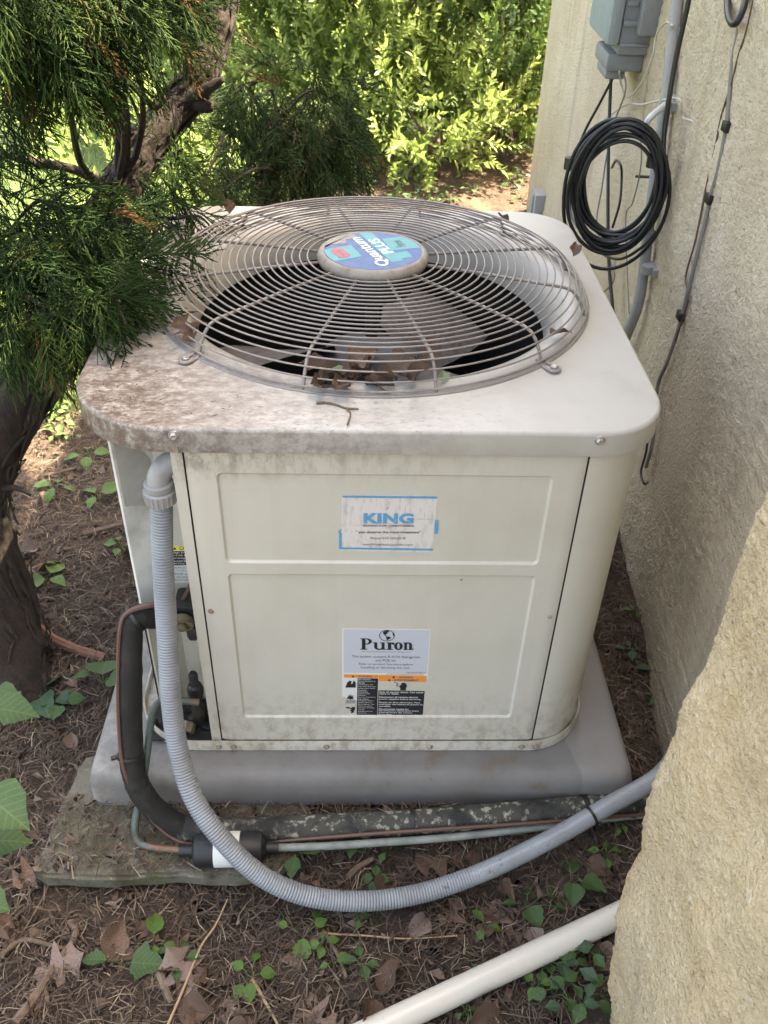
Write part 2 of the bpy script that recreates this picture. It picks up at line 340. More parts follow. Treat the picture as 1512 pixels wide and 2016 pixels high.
def spline(pts, n=12):
    """Catmull-Rom through points"""
    P = [Vector(p) for p in pts]; P = [P[0]*2-P[1]]+P+[P[-1]*2-P[-2]]; out = []
    for i in range(1, len(P)-2):
        a, b, c, d = P[i-1:i+3]
        for k in range(n):
            t = k/n; out.append(.5*((2*b)+(c-a)*t+(2*a-5*b+4*c-d)*t*t+(3*b-a-3*c+d)*t**3))
    out.append(P[-2]); return out
def np_mesh(name, V, F, tint=None):
    me = bpy.data.meshes.new(name); V = np.ascontiguousarray(V, dtype=np.float32); F = np.ascontiguousarray(F, dtype=np.int32)
    k = F.shape[1]; me.vertices.add(len(V)); me.vertices.foreach_set('co', V.ravel())
    me.loops.add(F.size); me.loops.foreach_set('vertex_index', F.ravel())
    me.polygons.add(len(F)); me.polygons.foreach_set('loop_start', np.arange(0, F.size, k, dtype=np.int32))
    try: me.polygons.foreach_set('loop_total', np.full(len(F), k, dtype=np.int32))
    except Exception: pass
    me.update(calc_edges=True)
    if tint is not None:
        a = me.attributes.new('tint', 'FLOAT', 'POINT'); a.data.foreach_set('value', np.ascontiguousarray(tint, dtype=np.float32))
    return me
def scatter(templates, mats, tints, which=None):
    """templates: list of (V, F[, t]); mats: Kx4x4; tints: K -> joined V, F, tint"""
    mats = np.asarray(mats); tints = np.asarray(tints); K = len(mats)
    which = rng.integers(0, len(templates), K) if which is None else which
    Vs, Fs, Ts, o = [], [], [], 0
    for i, tp in enumerate(templates):
        idx = np.where(which == i)[0]
        if not len(idx): continue
        V, F = tp[0], tp[1]; add = tp[2] if len(tp) > 2 else np.zeros(len(V))
        Vh = np.c_[V, np.ones(len(V))]
        W = np.einsum('kij,nj->kni', mats[idx], Vh)[..., :3]; n = len(V)
        Vs.append(W.reshape(-1, 3)); Fs.append((F[None]+(np.arange(len(idx))*n)[:, None, None]).reshape(-1, F.shape[1])+o)
        Ts.append(np.clip(tints[idx][:, None]+add[None], 0, 1).ravel()); o += n*len(idx)
    return np.concatenate(Vs), np.concatenate(Fs), np.concatenate(Ts)
def frames(pos, d, up=None, scale=1.0, roll=None):
    """Kx4x4: local +Y along d, local +Z near up"""
    pos = np.asarray(pos, float); d = np.asarray(d, float); d = d/np.linalg.norm(d, axis=1, keepdims=True)
    K = len(pos); u = np.tile([0, 0, 1.], (K, 1)) if up is None else np.asarray(up, float)
    u = u+rng.normal(0, .02, u.shape); x = np.cross(d, u); x /= np.linalg.norm(x, axis=1, keepdims=True)+1e-9; z = np.cross(x, d)
    if roll is not None:
        c, s = np.cos(roll)[:, None], np.sin(roll)[:, None]; x, z = x*c+z*s, z*c-x*s
    s = np.broadcast_to(np.asarray(scale, float).reshape(-1, 1), (K, 1)) if np.ndim(scale) else np.full((K, 1), scale)
    m = np.zeros((K, 4, 4)); m[:, :3, 0] = x*s; m[:, :3, 1] = d*s; m[:, :3, 2] = z*s; m[:, :3, 3] = pos; m[:, 3, 3] = 1
    return m
def fn(x, y, z=0.0, s=1.0): return noise.noise(Vector((x*s, y*s, z*s)))
def sstep(a, b, x):
    t = min(1, max(0, (x-a)/(b-a))); return t*t*(3-2*t)

# ------------------------------------------------------------------ ground
def gz(x, y):
    z = -.128+.062*sstep(-.1, 1.0, y)-.045*sstep(.42, .58, x)*(1-sstep(.2, .7, y))
    z += .010*fn(x, y, 3, 3)+.006*fn(x, y, 1, 11)
    if -.60 < x < .52 and -.22 < y < 1.0: z = min(z, -.105) if x < -.12 else max(min(z, -.084), -.086-.03*sstep(-.1, -.2, y))
    return z
xs = np.unique(np.r_[-150, -60, -25, -12, -7, np.arange(-4, -1.3, .12), np.arange(-1.3, .8, .014), np.arange(.8, 2.0, .2), 4, 9, 25, 60, 150].round(4))
ys = np.unique(np.r_[-150, -60, -20, -8, -4, -2, np.arange(-1.4, -.6, .1), np.arange(-.6, 1.7, .014), np.arange(1.7, 4.5, .06), np.arange(4.5, 12, .4), 16, 30, 60, 150].round(4))
gv = []
for y in ys:
    for x in xs:
        z = gz(x, y)
        if -1.3 < x < .8 and -.6 < y < 1.7:
            z += .010*(noise.fractal(Vector((x*26, y*26, 4)), 1.0, 2.0, 4))*.8
        gv.append((x, y, z))
nx, ny = len(xs), len(ys)
idx = np.arange(nx*ny).reshape(ny, nx)
gf = np.stack([idx[:-1, :-1], idx[:-1, 1:], idx[1:, 1:], idx[1:, :-1]], -1).reshape(-1, 4)
gm = np_mesh('ground', np.array(gv), gf); smooth(gm, 180)
tag(link('ground', gm, M['soil']), kind='structure')

# ------------------------------------------------------------------ walls
def rough_sheet(us, vs, f):
    """grid over us x vs, f(u,v)->point; returns MB with quads"""
    b = MB(); n = len(us); b.v = [tuple(f(u, v)) for v in vs for u in us]
    b.f = [(j*n+i, j*n+i+1, (j+1)*n+i+1, (j+1)*n+i) for j in range(len(vs)-1) for i in range(n-1)]; return b
def pebble(a, b_, c, s):
    d = noise.voronoi(Vector((a*s, b_*s, c)))[0][0]; return max(0, .55-d)
wy = np.r_[np.arange(-.7, .2, .05), np.arange(.2, 1.3, .0055), np.arange(1.3, 3.05, .014), 3.06, 3.085, 3.10]
wz = np.r_[np.arange(-.35, 1.15, .0058), 1.2, np.arange(1.3, 2.62, .1)]
def wallf(y, z):
    e = .018*fn(y, z*.7, 5, 1.6)+.010*fn(y, z, 9, 4.5)+.0026*noise.fractal(Vector((y*60, z*60, 2)), 1, 2, 3)
    e += .0034*pebble(y, z, 2, 105)-.004*max(0, fn(y, z, 7, 55)-.25)
    e -= .022*sstep(.25, -.15, z)*fn(y+3, z, 2, 3)
    e -= .05*sstep(3.05, 3.10, y)
    return (WX+WK*y-e-.004, y, z)
b = rough_sheet(wy, wz, wallf)
nW, nH = len(wy), len(wz)
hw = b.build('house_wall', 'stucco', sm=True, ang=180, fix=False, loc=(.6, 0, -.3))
tag(hw, 'long tan stucco house wall carrying the grey box and cable coil', 'wall')
MB().box((.63, -4, -.4), (3.6, .6, 2.62)).box((.66, .6, -.4), (3.6, 2.2, 2.62)).box((.735, 2.2, -.4), (3.6, 3.09, 2.62)).box((1.8, 3.095, -.4), (3.6, 9, 1.3)).build('wall_core_and_shade_box', 'stucco', hw, sm=False)  # last box: unseen extension past the wall end, added to shade the soil

by = np.r_[np.arange(-2.2, -1.1, .08), np.arange(-1.1, -.82, .03), np.arange(-.82, -.402, .0034), -.40]
bz = np.r_[np.arange(-.35, 1.0, .0036), np.arange(1.02, 1.3, .03), np.arange(1.35, 2.5, .12)]
def edge_x(z): return .302+.052*sstep(.30, -.18, z)+.006*fn(z, 1, 4, 7)+.004*fn(z, 8, 4, 19)
def blockf(y, z):
    e = .012*fn(y, z, 5, 3.2)+.010*fn(y, z, 9, 8)+.0070*pebble(y, z, 2, 140)+.0016*noise.fractal(Vector((y*110, z*110, 2)), 1, 2, 3)+.011*fn(y*3.2+z*.6, z*.9, 3, 5)+.006*max(0, fn(y*3+z*1.1, z, 6, 9))
    e -= .10*fn(y, z, 1, 1.1)*sstep(-.4, -.9, y)*.2
    r = -.40-y; e -= .010*math.exp(-r/.010)
    return (edge_x(z)+.002-e-.03*sstep(-.40, -1.2, y), y+.006*fn(z, 2, 2, 9)*math.exp(-r/.05), z)
b2 = rough_sheet(by, bz, blockf)
bk = b2.build('stucco_buttress', 'stucco2', sm=True, ang=180, fix=False, loc=(.36, -.6, -.2))
tag(bk, 'rough warm stucco buttress with an uneven corner in the near right foreground', 'wall')
# its return to the main wall and its mass behind the face
rs = rough_sheet(np.linspace(0, 1, 24), bz, lambda u, z: (blockf(-.40, z)[0]*(1-u)+.66*u, blockf(-.40, z)[1]+.012*math.sin(u*1.6), z))
rs.build('return_face', 'stucco2', bk, ang=180, fix=False)
MB().box((.42, -4, -.4), (.75, -.46, 2.5)).build('buttress_core', 'stucco2', bk, sm=False)

# grey flashing board at the far foot of the wall
fl = MB(); p0 = wall_at(1070, 395, .02)
fl.box((.675, 2.60, -.12), (.73, 2.70, .16)); fl.box((.668, 2.63, -.12), (.675, 2.67, .15))
tag(fl.build('downspout', 'gpvc', bevel=.006, loc=(.67, 2.6, -.1)), 'grey downspout stub at the far foot of the stucco wall', 'downspout')

# ------------------------------------------------------------------ slab and pad
sb = MB()
so_ = [(-.585, -.185), (-.56, -.199), (-.45, -.203), (-.33, -.196), (-.24, -.202), (-.17, -.19), (-.14, -.15), (-.12, -.08), (-.13, .06), (-.50, .06), (-.553, .045), (-.572, -.06)]
bm = bmesh.new()
vv = [bm.verts.new((x, y, -.116)) for x, y in so_]; fc = bm.faces.new(vv)
ex = bmesh.ops.extrude_face_region(bm, geom=[fc]); bmesh.ops.translate(bm, vec=(0, 0, .035), verts=[g for g in ex['geom'] if isinstance(g, bmesh.types.BMVert)])
bmesh.ops.recalc_face_normals(bm, faces=bm.faces)
bmesh.ops.bevel(bm, geom=[e for e in bm.edges if e.calc_face_angle(0) > .6 and abs(e.verts[0].co.z-e.verts[1].co.z) < .01], offset=.006, segments=2, affect='EDGES')
bmesh.ops.triangulate(bm, faces=bm.faces); 
for _ in range(4): bmesh.ops.subdivide_edges(bm, edges=[e for e in bm.edges if e.calc_length() > .03], cuts=1); bmesh.ops.triangulate(bm, faces=bm.faces)
for v in bm.verts:
    if v.co.z > -.10:
        v.co.z += .004*fn(v.co.x, v.co.y, 0, 14)+.002*fn(v.co.x, v.co.y, 0, 60)
    v.co.x += .004*fn(v.co.x, v.co.y, v.co.z+2, 25); v.co.y += .005*fn(v.co.x, v.co.y, v.co.z+7, 25)
me = bpy.data.meshes.new('concrete_slab'); bm.to_mesh(me); bm.free(); smooth(me, 50)
tag(link('concrete_slab', me, M['slab']), 'thin mossy concrete slab sticking out beneath the left end of the pad', 'slab')
def rrloop(x0, x1, y0, y1, r, z, k=8):
    pts = []
    for cx, cy, a0 in ((x0+r, y0+r, math.pi), (x1-r, y0+r, 1.5*math.pi), (x1-r, y1-r, 0), (x0+r, y1-r, .5*math.pi)):
        for i in range(k+1): q = a0+i/k*math.pi/2; pts.append((cx+r*math.cos(q), cy+r*math.sin(q), z))
    return pts
PL = [rrloop(-.515, .465, -.064, .94, .02, -.0795), rrloop(-.514, .464, -.062, .935, .02, -.03), rrloop(-.512, .462, -.058, .93, .026, -.016), rrloop(-.508, .458, -.052, .925, .024, -.007), rrloop(-.500, .450, -.043, .917, .02, -.003), rrloop(-.488, .438, -.03, .905, .015, -.002)]
pn = len(PL[0]); pm = MB(); pm.v = [p for l in PL for p in l]
pm.f = [(k*pn+i, k*pn+(i+1) % pn, (k+1)*pn+(i+1) % pn, (k+1)*pn+i) for k in range(len(PL)-1) for i in range(pn)]+[tuple((len(PL)-1)*pn+i for i in range(pn))]
tag(pm.build('equipment_pad', 'pad', ang=60), 'smooth grey equipment pad under the air conditioner', 'pad')

# ------------------------------------------------------------------ lettering helpers
def glyphs(txt, bold=0.0, shear=0.0, space=1.0):
    c = bpy.data.curves.new('txt', 'FONT'); c.body = txt; c.size = 1; c.offset = bold; c.shear = shear; c.resolution_u = 3; c.space_character = space
    o = bpy.data.objects.new('txt', c); COL.objects.link(o); dg = bpy.context.evaluated_depsgraph_get()
    me = bpy.data.meshes.new_from_object(o.evaluated_get(dg)); bpy.data.objects.remove(o); bpy.data.curves.remove(c)
    V = np.empty(len(me.vertices)*3); me.vertices.foreach_get('co', V); V = V.reshape(-1, 3)
    F = [tuple(p.vertices) for p in me.polygons]; bpy.data.meshes.remove(me); return V, F
def lettering(txt, tl, tr, bl, m, parent, bold=0.0, shear=0.0, name='lettering', lift=0, space=1.0):
    """fit a line of text into the parallelogram with corners top-left, top-right, bottom-left (world points)"""
    V, F = glyphs(txt, bold, shear, space); lo, hi = V.min(0), V.max(0)
    a = (V[:, 0]-lo[0])/(hi[0]-lo[0]); c = (hi[1]-V[:, 1])/(hi[1]-lo[1])
    tl, tr, bl = Vector(tl), Vector(tr), Vector(bl); n = (tr-tl).cross(tl-bl).normalized()
    mb = MB(); mb.v = [tuple(tl+(tr-tl)*float(x)+(bl-tl)*float(y)+n*lift) for x, y in zip(a, c)]; mb.f = F
    return mb.build(name, m, parent, sm=False, fix=False)

# ------------------------------------------------------------------ the air conditioner
ac = empty('air_conditioner', (0, 0, 0))
tag(ac, 'cream outdoor air conditioner unit with round wire fan guard on its grimy lid', 'air conditioner')
LX0, LX1, LY0, LY1, LZ = -.446, .393, -.010, .858, .692
GC = Vector((-.0180, .435, 0))
def rr_ray(a, x0, x1, y0, y1, rad):
    """distance from GC to a rounded rectangle in direction a; rad = corner radii (fr-left, fr-right, back-right, back-left)"""
    d = Vector((math.cos(a), math.sin(a))); lo, hi = 0, 1.2
    for _ in range(40):
        m = (lo+hi)/2; x, y = GC.x+d.x*m, GC.y+d.y*m
        r = rad[0 if x < 0 and y < GC.y else 1 if y < GC.y else 2 if x >= 0 else 3]
        qx = max(x0+r-x, x-(x1-r)); qy = max(y0+r-y, y-(y1-r))
        sd_ = (math.hypot(max(qx, 0), max(qy, 0))+min(max(qx, qy), 0))-r
        if sd_ < 0: lo = m
        else: hi = m
    return lo
N = 240; RAD = (.145, .105, .11, .12)
ang = [2*math.pi*i/N for i in range(N)]
mb = MB(); loops = []
def rr_loop(inset, z): return [(GC.x+math.cos(a)*d, GC.y+math.sin(a)*d, z) for a in ang for d in [rr_ray(a, LX0+inset, LX1-inset, LY0+inset, LY1-inset, tuple(max(.01, r-inset) for r in RAD))]]
def c_loop(r, z): return [(GC.x+math.cos(a)*r, GC.y+math.sin(a)*r, z) for a in ang]
outl = rr_loop(.012, LZ); 
def mixl(A, B, t, z): return [(p[0]*(1-t)+q[0]*t, p[1]*(1-t)+q[1]*t, z) for p, q in zip(A, B)]
c0 = c_loop(.383, LZ+.002)
loops = [rr_loop(.016, .653), rr_loop(.0006, .653), rr_loop(.0, .6545), rr_loop(.0, .6855), rr_loop(.0, .6865), rr_loop(.0008, .6892), rr_loop(.0028, .6912), rr_loop(.0050, LZ), rr_loop(.0062, LZ), outl,
         mixl(outl, c0, .35, LZ+.0008), mixl(outl, c0, .7, LZ+.0015), c0, c_loop(.372, LZ+.0045), c_loop(.362, LZ+.009), c_loop(.350, LZ+.0115), c_loop(.338, LZ+.0105), c_loop(.326, LZ+.005), c_loop(.316, LZ-.006), c_loop(.308, LZ-.022), c_loop(.303, LZ-.040), c_loop(.302, LZ-.058)]
mb.v = [p for l in loops for p in l]
mb.f = [(k*N+i, k*N+(i+1) % N, (k+1)*N+(i+1) % N, (k+1)*N+i) for k in range(len(loops)-1) for i in range(N)]
lid = mb.build('lid', 'lid', ac, ang=50, fix=True)

def screw(p, n, r, m, parent, name='screw', hexa=True):
    b = MB(); b.lathe([(r*1.55, 0), (r*1.5, r*.25), (r, r*.3)], p, n, 16); b.lathe([(r, r*.25), (r, r*.95), (r*.8, r*1.1), (r*.3, r*1.0), (.0001, r*.95)], p, n, 6 if hexa else 12)
    return b.build(name, m, parent, ang=30)
for (u, v) in ((342, 857), (1181, 867)):
    p = at(u, v, 1, LY0); screw((p.x, LY0-.0002, p.z), (0, -1, 0), .0048, 'screw', lid)
# notch tab under the left lid screw
p = at(342, 868, 1, LY0); MB().box((p.x-.004, LY0-.0012, .6525), (p.x+.004, LY0+.002, .662)).build('tab', 'rust', lid, sm=False)

# cabinet: curved right corner, sides and back with louvre ridges, left post and service recess
def sheet(path, zs, off=None):
    b = MB(); n = len(path)
    b.v = [(x, y, z) for z in zs for (x, y) in path]
    b.f = [(j*n+i, j*n+i+1, (j+1)*n+i+1, (j+1)*n+i) for j in range(len(zs)-1) for i in range(n-1)]; return b
CX1, CXL, CY1 = .380, -.424, .845
crn = [(.2822, .003)]+[(CX1-.0965+.0965*math.sin(q), .003+.108-.108*math.cos(q)) for q in np.linspace(0, math.pi/2, 16)]+[(CX1, .17)]
sheet(crn, [.020, .66]).build('corner_panel', 'cream', ac, ang=50, fix=False)
MB().box((.279, .0065, .02), (.2855, .012, .655)).build('seam', 'dark', ac, sm=False)
def louvre(path, name):
    zs = np.arange(.03, .655, .0075); b = MB(); n = len(path)
    for k, z in enumerate(zs):
        o = .006 if k % 2 else 0
        for i, (x, y, nx_, ny_) in enumerate(path): b.v.append((x+nx_*o, y+ny_*o, z))
    b.f = [(j*n+i, j*n+i+1, (j+1)*n+i+1, (j+1)*n+i) for j in range(len(zs)-1) for i in range(n-1)]
    return b.build(name, 'cream', ac, sm=False, fix=False)
louvre([(CX1-.006, .17, 1, 0), (CX1-.006, .74, 1, 0), (.34, .83, .7, .7), (.27, CY1, 0, 1), (-.3, CY1, 0, 1), (-.39, .81, -.7, .7), (CXL, .72, -1, 0), (CXL, .30, -1, 0)], 'louvred_side')
sheet([(CXL-.004, .305), (CXL-.004, .16), (-.402, .068)], [.012, .66]).build('side_edge', 'cream', ac, fix=False)
pst = sheet([(-.402, .068), (-.398, .066), (-.352, .108)], [.265, .66]).build('corner_post', 'post', ac, fix=False)
sheet([(-.400, .070), (-.396, .068), (-.350, .110)], [.012, .2645]).build('lower_post', 'cream', ac, fix=False)
# strip of foil tape stuck across the post
pa, pb = Vector((-.398, .066, 0)), Vector((-.352, .108, 0)); nrm = Vector((.67, -.74, 0)).normalized()
nrm = -nrm if nrm.y > 0 else nrm
def post_pt(t, z): q = pa.lerp(pb, t); return Vector((q.x, q.y, z))
MB().prism([post_pt(.06, .50), post_pt(.92, .475), post_pt(.92, .565), post_pt(.55, .60), post_pt(.06, .615)], nrm, .0006).build('tape_patch', 'tape', pst, sm=False)
sheet([(-.352, .108), (-.297, .108)], [.012, .66]).build('service_panel', 'cream', ac, fix=False)
MB().box((-.298, .001, .020), (-.2818, .0035, .655)).box((-.298, .0035, .020), (-.2955, .108, .655)).build('flange', 'cream', ac, sm=False)
MB().box((-.2855, .0065, .02), (-.279, .012, .655)).build('seam', 'dark', ac, sm=False)
# access panel: one pressed sheet with two sunk fields
def rr_sd(x, z, x0, x1, z0, z1, r):
    qx = max(x0+r-x, x-(x1-r)); qz = max(z0+r-z, z-(z1-r)); return math.hypot(max(qx, 0), max(qz, 0))+min(max(qx, qz), 0)-r
F1 = (-.2375, .2345, .4475, .612, .008); F2 = (-.2370, .2340, .088, .4235, .008)
def fine(v0, v1, marks, c):
    s = set(np.arange(v0, v1, c))|{v0, v1}
    for m_ in marks: s |= set(m_+np.arange(-.009, .0091, .0006))
    return np.array(sorted(x for x in s if v0 <= x <= v1))
px = fine(-.2795, .2795, (F1[0], F1[1]), .012); pz = fine(.026, .6535, (F1[2], F1[3], F2[2], F2[3]), .012)
def py(x, z):
    d = 0
    for F_ in (F1, F2): d = max(d, .0038*sstep(.0012, -.0030, rr_sd(x, z, *F_)))
    d += .0008*fn(x, z, 3, 5)+.0004*fn(x, z, 8, 14); 
    e = min(x+.2795, .2795-x); d += .003*max(0, 1-e/.003)**2
    return d
b = rough_sheet(px, pz, lambda x, z: (x, py(x, z), z))
fp = b.build('front_panel', 'cream', ac, ang=180, fix=False)
for (u, v) in ((416, 1203), (1082, 1213)):
    p = at(u, v, 1, .001); screw((p.x, .001, p.z), (0, -1, 0), .0035, 'rust', fp, hexa=False)
MB().lathe([(.0028, 0), (.0022, .0008), (.0001, .001)], at(908, 1141, 1, .0045), (0, -1, 0), 8).build('rust_spot', 'rust', fp)
# base pan
def pan_loop(o, z):
    r = .115+o; x0, x1, y0, y1 = -.440-o, .388+o, -.004-o, .856+o; pts = []
    for cx, cy, a0 in ((x0+r, y0+r, math.pi), (x1-r, y0+r, 1.5*math.pi), (x1-r, y1-r, 0), (x0+r, y1-r, .5*math.pi)):
        for k in range(13): q = a0+k/12*math.pi/2; pts.append((cx+r*math.cos(q), cy+r*math.sin(q), z))
    return pts
L = [pan_loop(-.02, .006), pan_loop(-.004, .006), pan_loop(-.003, .0245), pan_loop(-.0005, .026), pan_loop(0, .024), pan_loop(0, .003), pan_loop(.0, .0)]
n = len(L[0]); b = MB(); b.v = [p for l in L for p in l]
b.f = [(k*n+i, k*n+(i+1) % n, (k+1)*n+(i+1) % n, (k+1)*n+i) for k in range(len(L)-1) for i in range(n)]+[tuple(range(n-1, -1, -1))]
pan = b.build('base_pan', 'cream', ac, ang=45)
for (u, v) in ((430, 1465), (459, 1466), (643, 1471), (846, 1471), (1027, 1470), (1054, 1470)):
    p = at(u, v, 1, -.0045); screw((p.x, -.0042, .011), (0, -1, 0), .0038, 'rust', pan, hexa=False)
# dark sump litter floor in the recess, coil core, fan, motor
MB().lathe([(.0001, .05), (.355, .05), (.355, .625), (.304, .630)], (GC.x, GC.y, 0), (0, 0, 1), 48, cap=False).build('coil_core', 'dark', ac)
fan = empty('fan', (GC.x, GC.y, .60)); fan.parent = ac
for k in range(3):
    b = MB(); a0 = R_(-74+120*k); nr, na = 10, 14; top = []
    for i in range(nr+1):
        r = .065+.228*i/nr; w = R_(62-10*i/nr)
        for j in range(na+1):
            s = j/na-.5; q = a0+s*w+.28*(i/nr); z = .085*s*(1-.25*i/nr)+.012*math.cos(s*3)
            b.v.append((GC.x+r*math.cos(q), GC.y+r*math.sin(q), .555+z))
    b.f = [(i*(na+1)+j, i*(na+1)+j+1, (i+1)*(na+1)+j+1, (i+1)*(na+1)+j) for i in range(nr) for j in range(na)]
    b.build('blade', 'blade', fan, ang=180, fix=False)
MB().lathe([(.0001, .585), (.05, .585), (.085, .575), (.088, .55), (.05, .545)], (GC.x, GC.y, 0), n=28).build('fan_hub', 'motor', fan)
MB().lathe([(.07, .70), (.078, .72), (.078, .738), (.02, .74)], (GC.x, GC.y, 0), n=28).lathe([(.012, .61), (.012, .72)], (GC.x, GC.y, 0), n=12).build('motor', 'motor', ac)

# fan guard
gr = empty('fan_guard', (GC.x, GC.y, LZ)); gr.parent = ac; tag(gr, 'dull brown wire fan guard of concentric rings')
def gzr(r): return .757-.008*(r/.315)**2
ringp = [(.1085+.0128*i, gzr(.1085+.0128*i)) for i in range(17)]+[(.3255, .7455), (.3365, .7395), (.3455, .7285), (.3530, .7160), (.3590, .7045), (.3625, .6980)]
for (r, z) in [(r_*1.018, z_) for r_, z_ in ringp]:
    w = .00155 if r < .36 else .0020; zz = z
    MB().tube([(GC.x+r*math.cos(a), GC.y+r*math.sin(a), zz+.0004*math.sin(3*a)) for a in np.linspace(0, 2*math.pi, 120, endpoint=False)], w, 6, closed=True).build('ring', 'wire', gr, ang=180, fix=False)
for k in range(12):
    a = R_(15+30*k)-.02
    pr = [(.080, gzr(.08)-.0045), (.20, gzr(.2)-.0042), (.318, .7445), (.332, .7400), (.3405, .7315), (.3485, .7190), (.3550, .7050), (.3585, .6955)]
    foot = k % 3 == 1
    MB().tube([(GC.x+r*1.018*math.cos(a), GC.y+r*1.018*math.sin(a), z) for r, z in pr], .0027, 7).build('spoke', 'wire', gr, ang=180, fix=False)
    if foot:
        c = Vector((GC.x+.386*math.cos(a), GC.y+.386*math.sin(a), LZ+.006))
        rd = Vector((math.cos(a), math.sin(a), 0)); tn = Vector((-rd.y, rd.x, 0))
        path = [c-rd*.030+tn*.004+Vector((0, 0, .004)), c-rd*.012+tn*.007]+[c+rd*(.009*math.sin(q))+tn*(.009*math.cos(q)) for q in np.linspace(.4, math.pi-.4, 7)]+[c-rd*.012-tn*.007, c-rd*.030-tn*.004+Vector((0, 0, .004))]
        ft = MB().tube(path, .0028, 7).build('foot', 'wire', gr, ang=180)
        screw(tuple(c+Vector((0, 0, -.001))), (0, 0, 1), .0055, 'screw', gr)
# hub cap with its sticker
HR = .0935; HZ = .757
cap = MB().lathe([(.078, HZ-.012), (HR-.003, HZ-.012), (HR, HZ-.007), (HR+.001, HZ-.001), (HR-.002, HZ+.006), (HR-.008, HZ+.0095), (HR-.011, HZ+.0085), (HR-.012, HZ+.0075), (.03, HZ+.0082), (.0001, HZ+.0083)], (GC.x, GC.y, 0), n=64).build('hub_cap', 'hub', gr, ang=50)
SZ = HZ+.0089; SR = HR-.0115
RD = Vector((math.cos(R_(113)), math.sin(R_(113)), 0)); DN = Vector((RD.y, -RD.x, 0))   # reading direction of the print, and its down direction
SC = Vector((GC.x, GC.y, SZ))
def sp(a, d, l=0): return SC+RD*a+DN*d+Vector((0, 0, l))
def clip_poly(poly, r, l):
    """polygon in (a,d) clipped to the disc"""
    out = []
    n = len(poly)
    for i in range(n):
        a, c = Vector(poly[i]), Vector(poly[(i+1) % n])
        for k in range(14):
            q = a.lerp(c, k/14)
            if q.length > r: q = q.normalized()*r
            out.append(sp(q.x, q.y, l))
    return out
stk = MB(); stk.prism([SC+Vector((SR*math.cos(q), SR*math.sin(q), -.0006)) for q in np.linspace(0, 2*math.pi, 60, endpoint=False)], (0, 0, 1), .0004)
st = stk.build('sticker', 'hblue', gr, sm=False)
stt = MB()
for poly in ([(-.058, .008), (.095, .008), (.095, .030), (-.058, .030)], [(-.022, -.085), (.030, -.085), (.034, -.026), (-.018, -.028)], [(-.012, .030), (.042, .034), (.038, .095), (-.020, .095)], [(-.050, .030), (-.024, .030), (-.024, .052), (-.050, .050)]):
    stt.prism(clip_poly(poly, SR-.0006, -.0002), (0, 0, 1), .0003)
stt.build('teal_print', 'hteal', st, sm=False)
wp = MB(); wp.prism(clip_poly([(.050, -.09), (.10, -.09), (.10, -.002), (.062, -.002), (.060, -.026), (.044, -.030)], SR-.0004, -.0002), (0, 0, 1), .0005); wp.build('worn_patch', 'hub', st, sm=False)
lettering('Quantum', sp(-.068, -.020, .0005), sp(.062, -.020, .0005), sp(-.068, .006, .0005), 'white', st, bold=.022)
lettering('PLUS', sp(-.022, .009, .0005), sp(.046, .009, .0005), sp(-.022, .029, .0005), 'white', st, bold=.018)
tagp = MB(); tagp.prism([sp(a, d, .0001) for a, d in ((-.010, -.066), (.022, -.068), (.030, -.058), (.024, -.046), (-.008, -.044), (-.015, -.055))], (0, 0, 1), .0005); tagp.build('red_badge', 'hred', st, sm=False)
lettering('bryant', sp(-.008, -.062, .0009), sp(.021, -.063, .0009), sp(-.008, -.049, .0009), 'hteal', st)
lettering('Puron', sp(-.006, .042, .0005), sp(.026, .044, .0005), sp(-.006, .060, .0005), 'ink2', st, shear=.3)

# ------------------------------------------------------------------ labels on the front panel
def pxp(L_, y): return [at(u, v, 1, y) for u, v in L_]
NV = (0, -1, 0)
def plate(mb_, L_, y, th=.0003): return mb_.prism(pxp(L_, y), NV, th)
def txt(s, u0, v0, u1, v1, y, m, parent, du=0, **k):
    """line of print: left/top/right/bottom in photo pixels, du = drift of v along the line"""
    return lettering(s, at(u0, v0, 1, y), at(u1, v0+du, 1, y), at(u0, v1, 1, y), m, parent, **k)
def kx(a, b_): return (640+a/5.815, 950+b_/5.815)
YK = .0039
def jag(L_, amp, n=9):
    out = []
    for i in range(len(L_)):
        a, c = Vector(L_[i]), Vector(L_[(i+1) % len(L_)])
        for k in range(n):
            q = a.lerp(c, k/n); w = amp if k else 0; out.append((q.x+random.uniform(-w, w), q.y+random.uniform(-w, w)))
    return out
b = MB(); plate(b, jag([kx(195, 145), kx(1285, 150), kx(1262, 418), kx(1010, 412), kx(1000, 470), kx(440, 470), kx(430, 486), kx(190, 478)], .5), YK)
kl = b.build('company_sticker', 'paper', fp, sm=False); tag(kl, 'torn white company sticker with blue border')
b = MB(); plate(b, jag([kx(190, 486), kx(430, 494), kx(445, 478), kx(1002, 478), kx(1012, 420), kx(1258, 428), kx(1235, 800), kx(165, 776), kx(182, 620)], .5), YK-.0001)
b.build('torn_half', 'paper', kl, sm=False)
b = MB()
for L_ in ([(200, 150), (1284, 160), (1282, 182), (200, 170)], [(160, 742), (1234, 758), (1232, 778), (160, 760)], [(160, 575), (188, 572), (188, 742), (160, 742)], [(1258, 430), (1296, 432), (1284, 585), (1250, 582)], [(150, 560), (178, 528), (180, 560), (152, 576)]):
    plate(b, [kx(*q) for q in L_], YK-.0008, .0004)
b.build('blue_border', 'kblue', kl, sm=False)
Yt = YK-.0012
txt('KING', *kx(440, 350), *kx(1015, 470), Yt, 'kblue', kl, bold=.045, du=.6, space=1.05)
txt('HEATING & AIR CONDITIONING', *kx(435, 484), *kx(1018, 505), Yt, 'ink', kl, du=.3, bold=.012)
txt('LLC', *kx(702, 513), *kx(748, 525), Yt, 'ink', kl)
